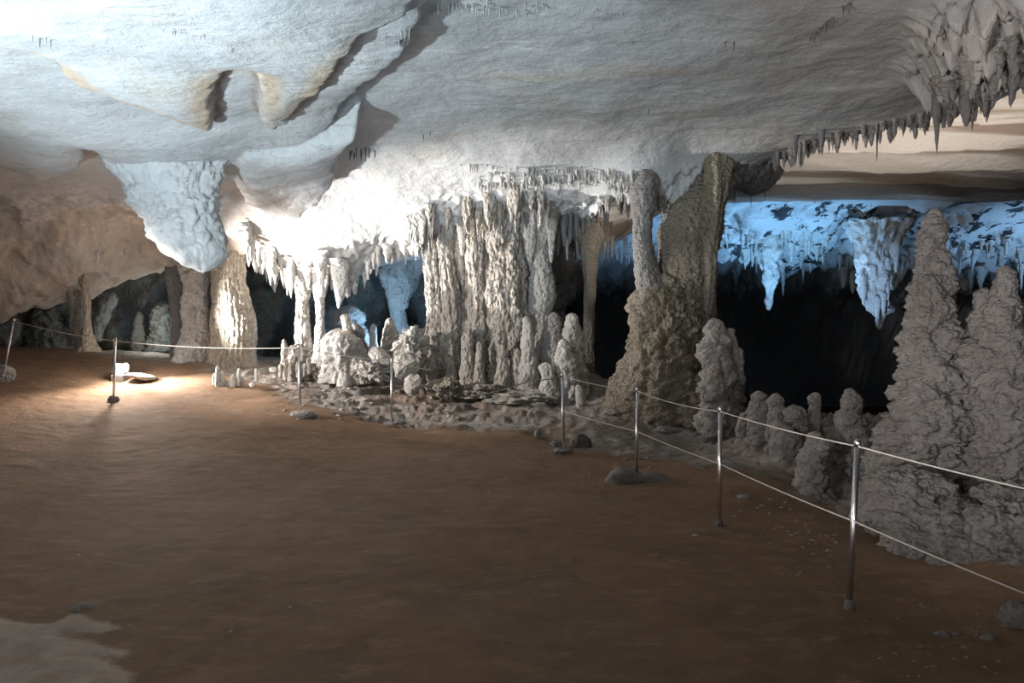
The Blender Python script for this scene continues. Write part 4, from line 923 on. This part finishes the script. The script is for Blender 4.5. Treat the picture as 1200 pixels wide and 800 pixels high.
# ------------------------------------------------------------------ FENCE
def pt(px, py, Y): return at(px, py, Y)
POSTS = [  # base px,py, top px,py, Y, r_top scale, label, kind
    (995, 716, 1005, 517, 4.2, 'nearest and tallest steel post, in the right foreground', 'mound'),
    (843, 617, 844, 478, 6.0, 'steel post standing on a grey mound, second nearest', 'mound'),
    (746, 562, 747, 455, 7.85, 'steel post set in a lumpy split concrete footing', 'lumps'),
    (661, 530, 659, 438, 9.2, 'steel post where the black cable ends, amid rubble', 'rubble'),
    (459, 494, 459, 421, 11.0, 'plain steel post right of centre-left, without visible footing', 'none'),
    (352, 486, 350, 405, 10.5, 'bright steel post on an oval grey stone', 'oval'),
    (133, 470, 135, 396, 11.2, 'steel post with rusty tip in front of the floodlight', 'cone'),
    (3, 443, 16, 374, 11.6, 'leaning weathered post at the left edge of the view', 'side')]
tops = []
for i, (bx, by, tx, ty, Y, lb, kd) in enumerate(POSTS):
    B = pt(bx, by, Y); T = pt(tx, ty, Y)
    root = empty('barrier_post', B); tag(root, lb, 'post', 'barrier posts')
    rel = T - B; L = np.linalg.norm(rel); u = rel / L
    r = 0.0165 if i < 6 else 0.02
    mat = M['steel'] if i < 7 else M['rusty']
    tb = lathe_tube('tube', [-u * 0.06, u * (L - 0.02)], [r, r], mat, 16, root)
    lathe_tube('cap', [u * (L - 0.03), u * (L - 0.004), u * (L + 0.008), u * (L + 0.016)], [r * 1.18, r * 1.18, r * 0.9, r * 0.3], M['rusty'] if i >= 6 else mat, 16, tb)
    lathe_tube('socket', [-u * 0.04, u * 0.05, u * 0.07], [r * 1.9, r * 1.6, r * 1.1], M['concrete'], 14, root)
    for fr_ in ((0.985,) if i >= 4 else (0.985, 0.545)):
        q = u * (L * fr_ - 0.012)
        a = np.linspace(0, 2 * pi, 13)[:-1]
        pts = [q + np.array([0, -r - 0.006 + 0.008 * cos(x), 0.008 * sin(x)]) for x in a] + [q + np.array([0, -r - 0.006 + 0.008, 0])]
        lathe_tube('eyelet', pts, [0.003] * len(pts), mat, 6, tb)
    s = Y / F
    def foot(dx, dy, w, h, sd, mt='concrete', Yo=0.0, am=0.18, an=0.2):
        c = pt(bx + dx, by + dy - h * 0.22, Y + Yo)
        boulder('footing', c, (w / 2 * s, w / 2 * s * 0.75, h / 2 * s), M[mt], sd, sub=4, amp=am, freq=1.2, angular=an, parent=root)
    if kd == 'mound': foot(4, 12 if i else 14, 54 if i == 1 else 70, 18, 300 + i, am=.15)
    if kd == 'lumps': foot(-12, 8, 50, 30, 303); foot(18, 9, 48, 28, 304)
    if kd == 'rubble': foot(-2, 2, 24, 12, 305, 'grey', 0, .3)
    if kd == 'none': foot(2, 3, 30, 6, 306, 'darkgrey')
    if kd == 'oval': foot(3, 3, 32, 12, 307, 'grey', -0.05, .06, 0)
    if kd == 'cone': foot(0, 1, 13, 11, 308, 'grey', 0, .2); foot(8, 5, 46, 6, 309, 'grey', 0, .3)
    if kd == 'side': foot(-4, 2, 34, 26, 310, 'grey')
    tops.append((B, T, u, L, r))

def rope(name, ctrl, r, mat, label, cat):
    pts = []
    for (a, b, sag) in ctrl:
        for t in np.linspace(0, 1, 14)[:-1]:
            p = a * (1 - t) + b * t; p = p - np.array([0, 0, sag * 4 * t * (1 - t)]); pts.append(p)
    pts.append(ctrl[-1][1])
    o0 = np.array(pts[0]); pts = [p - o0 for p in pts]
    return tag(lathe_tube(name, pts, [r] * len(pts), mat, 8, None, tuple(o0)), label, cat)
def hk(i, f): B, T, u, L, r = tops[i]; return B + u * (L * f - 0.012) + np.array([0, -r - 0.008, 0])
end_u = pt(1290, 592, 3.35); end_l = pt(1290, 730, 3.35)
rope('rope', [(hk(3, .985), hk(2, .985), .02), (hk(2, .985), hk(1, .985), .03), (hk(1, .985), hk(0, .985), .015), (hk(0, .985), end_u, .01)], 0.0042, M['rope'], 'upper thin pale rope strung along the four right-hand posts', 'rope')
rope('rope', [(hk(3, .545), hk(2, .545), .01), (hk(2, .545), hk(1, .545), .01), (hk(1, .545), hk(0, .545), .01), (hk(0, .545), end_l, .01)], 0.0042, M['rope'], 'lower thin pale rope strung along the four right-hand posts', 'rope')
rope('rope', [(hk(7, .985), hk(6, .97), .03), (hk(6, .97), hk(5, .985), .05), (hk(5, .985), hk(4, .985), .02), (hk(4, .985), pt(505, 433, 11.3), .02)], 0.006, M['rope'], 'thin pale rope strung between the left-hand posts', 'rope')
rope('cable', [(hk(3, .985), pt(622, 445, 10.0), .02), (pt(622, 445, 10.0), pt(585, 458, 10.6), .01), (pt(585, 458, 10.6), pt(538, 466, 11.4), .01)], 0.008, M['cable'], 'black cable running from the centre post down to the rock slope', 'cable')

# ------------------------------------------------------------------ FLOODLIGHT
fb = at(141, 438, 12.3)
lamp = empty('floodlight', fb); tag(lamp, 'glowing white floodlight on the ground behind the rusty-tipped post', 'floodlight')
import bmesh
def box(name, c, s, mat, parent, rot=(0, 0, 0), bev=0.01):
    bm = bmesh.new(); bmesh.ops.create_cube(bm, size=1)
    for v in bm.verts: v.co.x *= s[0]; v.co.y *= s[1]; v.co.z *= s[2]
    bmesh.ops.bevel(bm, geom=bm.edges[:], offset=bev, segments=2, affect='EDGES')
    me = bpy.data.meshes.new(name); bm.to_mesh(me); bm.free(); me.materials.append(mat)
    o = bpy.data.objects.new(name, me); COL.objects.link(o); o.parent = parent; o.location = c; o.rotation_euler = rot; return o
box('base_box', (-0.02, 0, -0.07), (0.2, 0.16, 0.12), M['case'], lamp)
box('housing', (-0.035, 0.03, 0.08), (0.10, 0.2, 0.17), M['case'], lamp, (0, 0.35, -0.35))
lathe_tube('bracket', [(-0.03, 0.14, -0.03), (-0.035, 0.15, 0.08), (-0.035, 0.13, 0.1)], [0.01] * 3, M['steel'], 8, lamp)
bpy_l = lathe_tube('lens', [(0.015, 0.0, 0.085), (0.03, -0.012, 0.095), (0.035, -0.016, 0.098)], [0.075, 0.07, 0.02], M['glow'], 20, lamp)
rock_at('white stone standing beside the floodlight', 148, 431, 12.4, 7, 12, M['white'], 80, sub=3, amp=.15)
rock_at('long low pale stone in the beam of the floodlight', 166, 441, 12.3, 34, 7, M['pale'], 81, sub=3, amp=.2, rot=(0, 0.15, 0.2))

# ------------------------------------------------------------------ LIGHTS
def light(kind, loc, power, col=(1, 1, 1), aim=None, size=0.05, spot=None, blend=0.5):
    l = bpy.data.lights.new(kind.lower() + '_lamp_or_fill', kind); l.energy = power; l.color = col
    if kind != 'AREA': l.shadow_soft_size = size
    else: l.size = size
    if kind == 'SPOT': l.spot_size = radians(spot); l.spot_blend = blend
    o = bpy.data.objects.new('lamp_or_fill', l); COL.objects.link(o); o.location = [float(v) for v in loc]
    if aim is not None:
        from mathutils import Vector
        d = Vector([float(v) for v in aim]) - o.location; o.rotation_euler = d.to_track_quat('-Z', 'Y').to_euler()
    return o
W = (1.0, 0.96, 0.92); COOL = (0.72, 0.9, 1.0); BLUE = (0.30, 0.62, 1.0)
light('SPOT', fb + np.array([0.07, -0.03, 0.12]), 3900, (1, .97, .94), aim=at(430, 297, 13.2), size=0.05, spot=64, blend=0.8)
light('POINT', fb + np.array([0.05, -0.10, 0.20]), 40, (1, .93, .85), size=0.05)
light('SPOT', fb + np.array([0.15, -0.2, 0.7]), 420, (1, .90, .80), aim=at(170, 500, 10.6), size=0.1, spot=140, blend=0.7)  # added spot above the floodlight, brightens the floor around it
light('SPOT', fb + np.array([0.06, -0.05, 0.16]), 620, (1, .97, .93), aim=at(330, 452, 12.0), size=0.04, spot=76, blend=0.9)
# added white fill outside the frame at left, aimed across at the columns
light('SPOT', (-7.4, 8.4, 2.1), 2400, W, aim=(-0.6, 12.9, 1.9), size=0.12, spot=54, blend=0.9)
# cool floodlight outside the frame on the left, aimed at the ceiling lobe
light('SPOT', (-4.7, 3.0, 0.5), 2300, COOL, aim=(-2.6, 7.4, 4.2), size=0.10, spot=80, blend=0.9)
light('SPOT', (-1.8, 0.2, 0.8), 750, COOL, aim=(-2.2, 6.2, 4.2), size=0.5, spot=64, blend=1.0)  # added soft cool fill near the camera, lifts the ceiling shadows
light('SPOT', (1.3, 0.6, 0.9), 480, (0.62, 0.84, 1.0), aim=(-1.7, 7.6, 4.2), size=0.4, spot=62, blend=1.0)  # added bluish fill from the right, tints the lobe shadows
light('SPOT', (2.2, 0.3, 0.7), 380, (0.96, 0.97, 1.0), aim=(4.0, 7.2, 4.3), size=0.3, spot=80, blend=1.0)  # added neutral fill to brighten the right ceiling
# added unseen fill point behind the visitor, lifts the general dimness
light('POINT', (-2.6, -1.5, 2.4), 130, (0.95, 0.97, 1.0), size=0.4)
light('SPOT', (-1.9, 1.2, 1.3), 900, (1.0, 0.96, 0.93), aim=(4.6, 7, 2.6), size=0.15, spot=50, blend=0.9)
# middle openings: blue
light('POINT', (-3.6, 16.4, 1.5), 170, BLUE, size=0.2)
light('POINT', (-2.4, 15.6, 1.2), 120, BLUE, size=0.1)
light('POINT', (-7.2, 14.9, 1.6), 24, (0.85, 0.88, 0.82), size=0.2)
# far chamber: warm then blue
light('SPOT', (8.5, 14.5, 1.0), 1100, (1.0, 0.90, 0.80), aim=(8.6, 15.0, 5.8), size=0.3, spot=124, blend=0.9)
light('SPOT', (3.0, 16.5, 1.0), 260, (1.0, 0.93, 0.85), aim=(2.4, 18.2, 5.8), size=0.3, spot=100, blend=0.9)  # added warm spot, brightens the ceiling seen through the gap
light('SPOT', (9.5, 26.0, 0.5), 2100, (0.25, 0.58, 1.0), aim=(9.6, 27.0, 5.5), size=0.3, spot=112, blend=1.0)
light('SPOT', (3.0, 24.5, 0.5), 1100, (0.30, 0.60, 1.0), aim=(3.1, 26.3, 5.5), size=0.3, spot=110, blend=1.0)
light('SPOT', (20, 26.0, 0.5), 1600, (0.30, 0.60, 1.0), aim=(20, 27.2, 5.5), size=0.3, spot=112, blend=1.0)
light('SPOT', (9.0, 21.5, 0.0), 1500, (0.35, 0.62, 1.0), aim=at(1027, 330, 26), size=0.2, spot=24, blend=0.6)

w = bpy.data.worlds.new('world'); bpy.context.scene.world = w; w.use_nodes = True
w.node_tree.nodes['Background'].inputs[0].default_value = (0.9, 0.95, 1.0, 1); w.node_tree.nodes['Background'].inputs[1].default_value = 0.02

cd = bpy.data.cameras.new('camera'); cd.sensor_width = 36; cd.lens = F / 1200 * 36; cd.clip_end = 200
cam = bpy.data.objects.new('camera', cd); COL.objects.link(cam); cam.location = (0, 0, CAMZ); cam.rotation_euler = (pi / 2 - PITCH, 0, 0)
sc = bpy.context.scene; sc.camera = cam
sc.view_settings.view_transform = 'Standard'; sc.view_settings.look = 'None'; sc.view_settings.exposure = 0.0; sc.view_settings.gamma = 1; sc.view_settings.use_curve_mapping = False
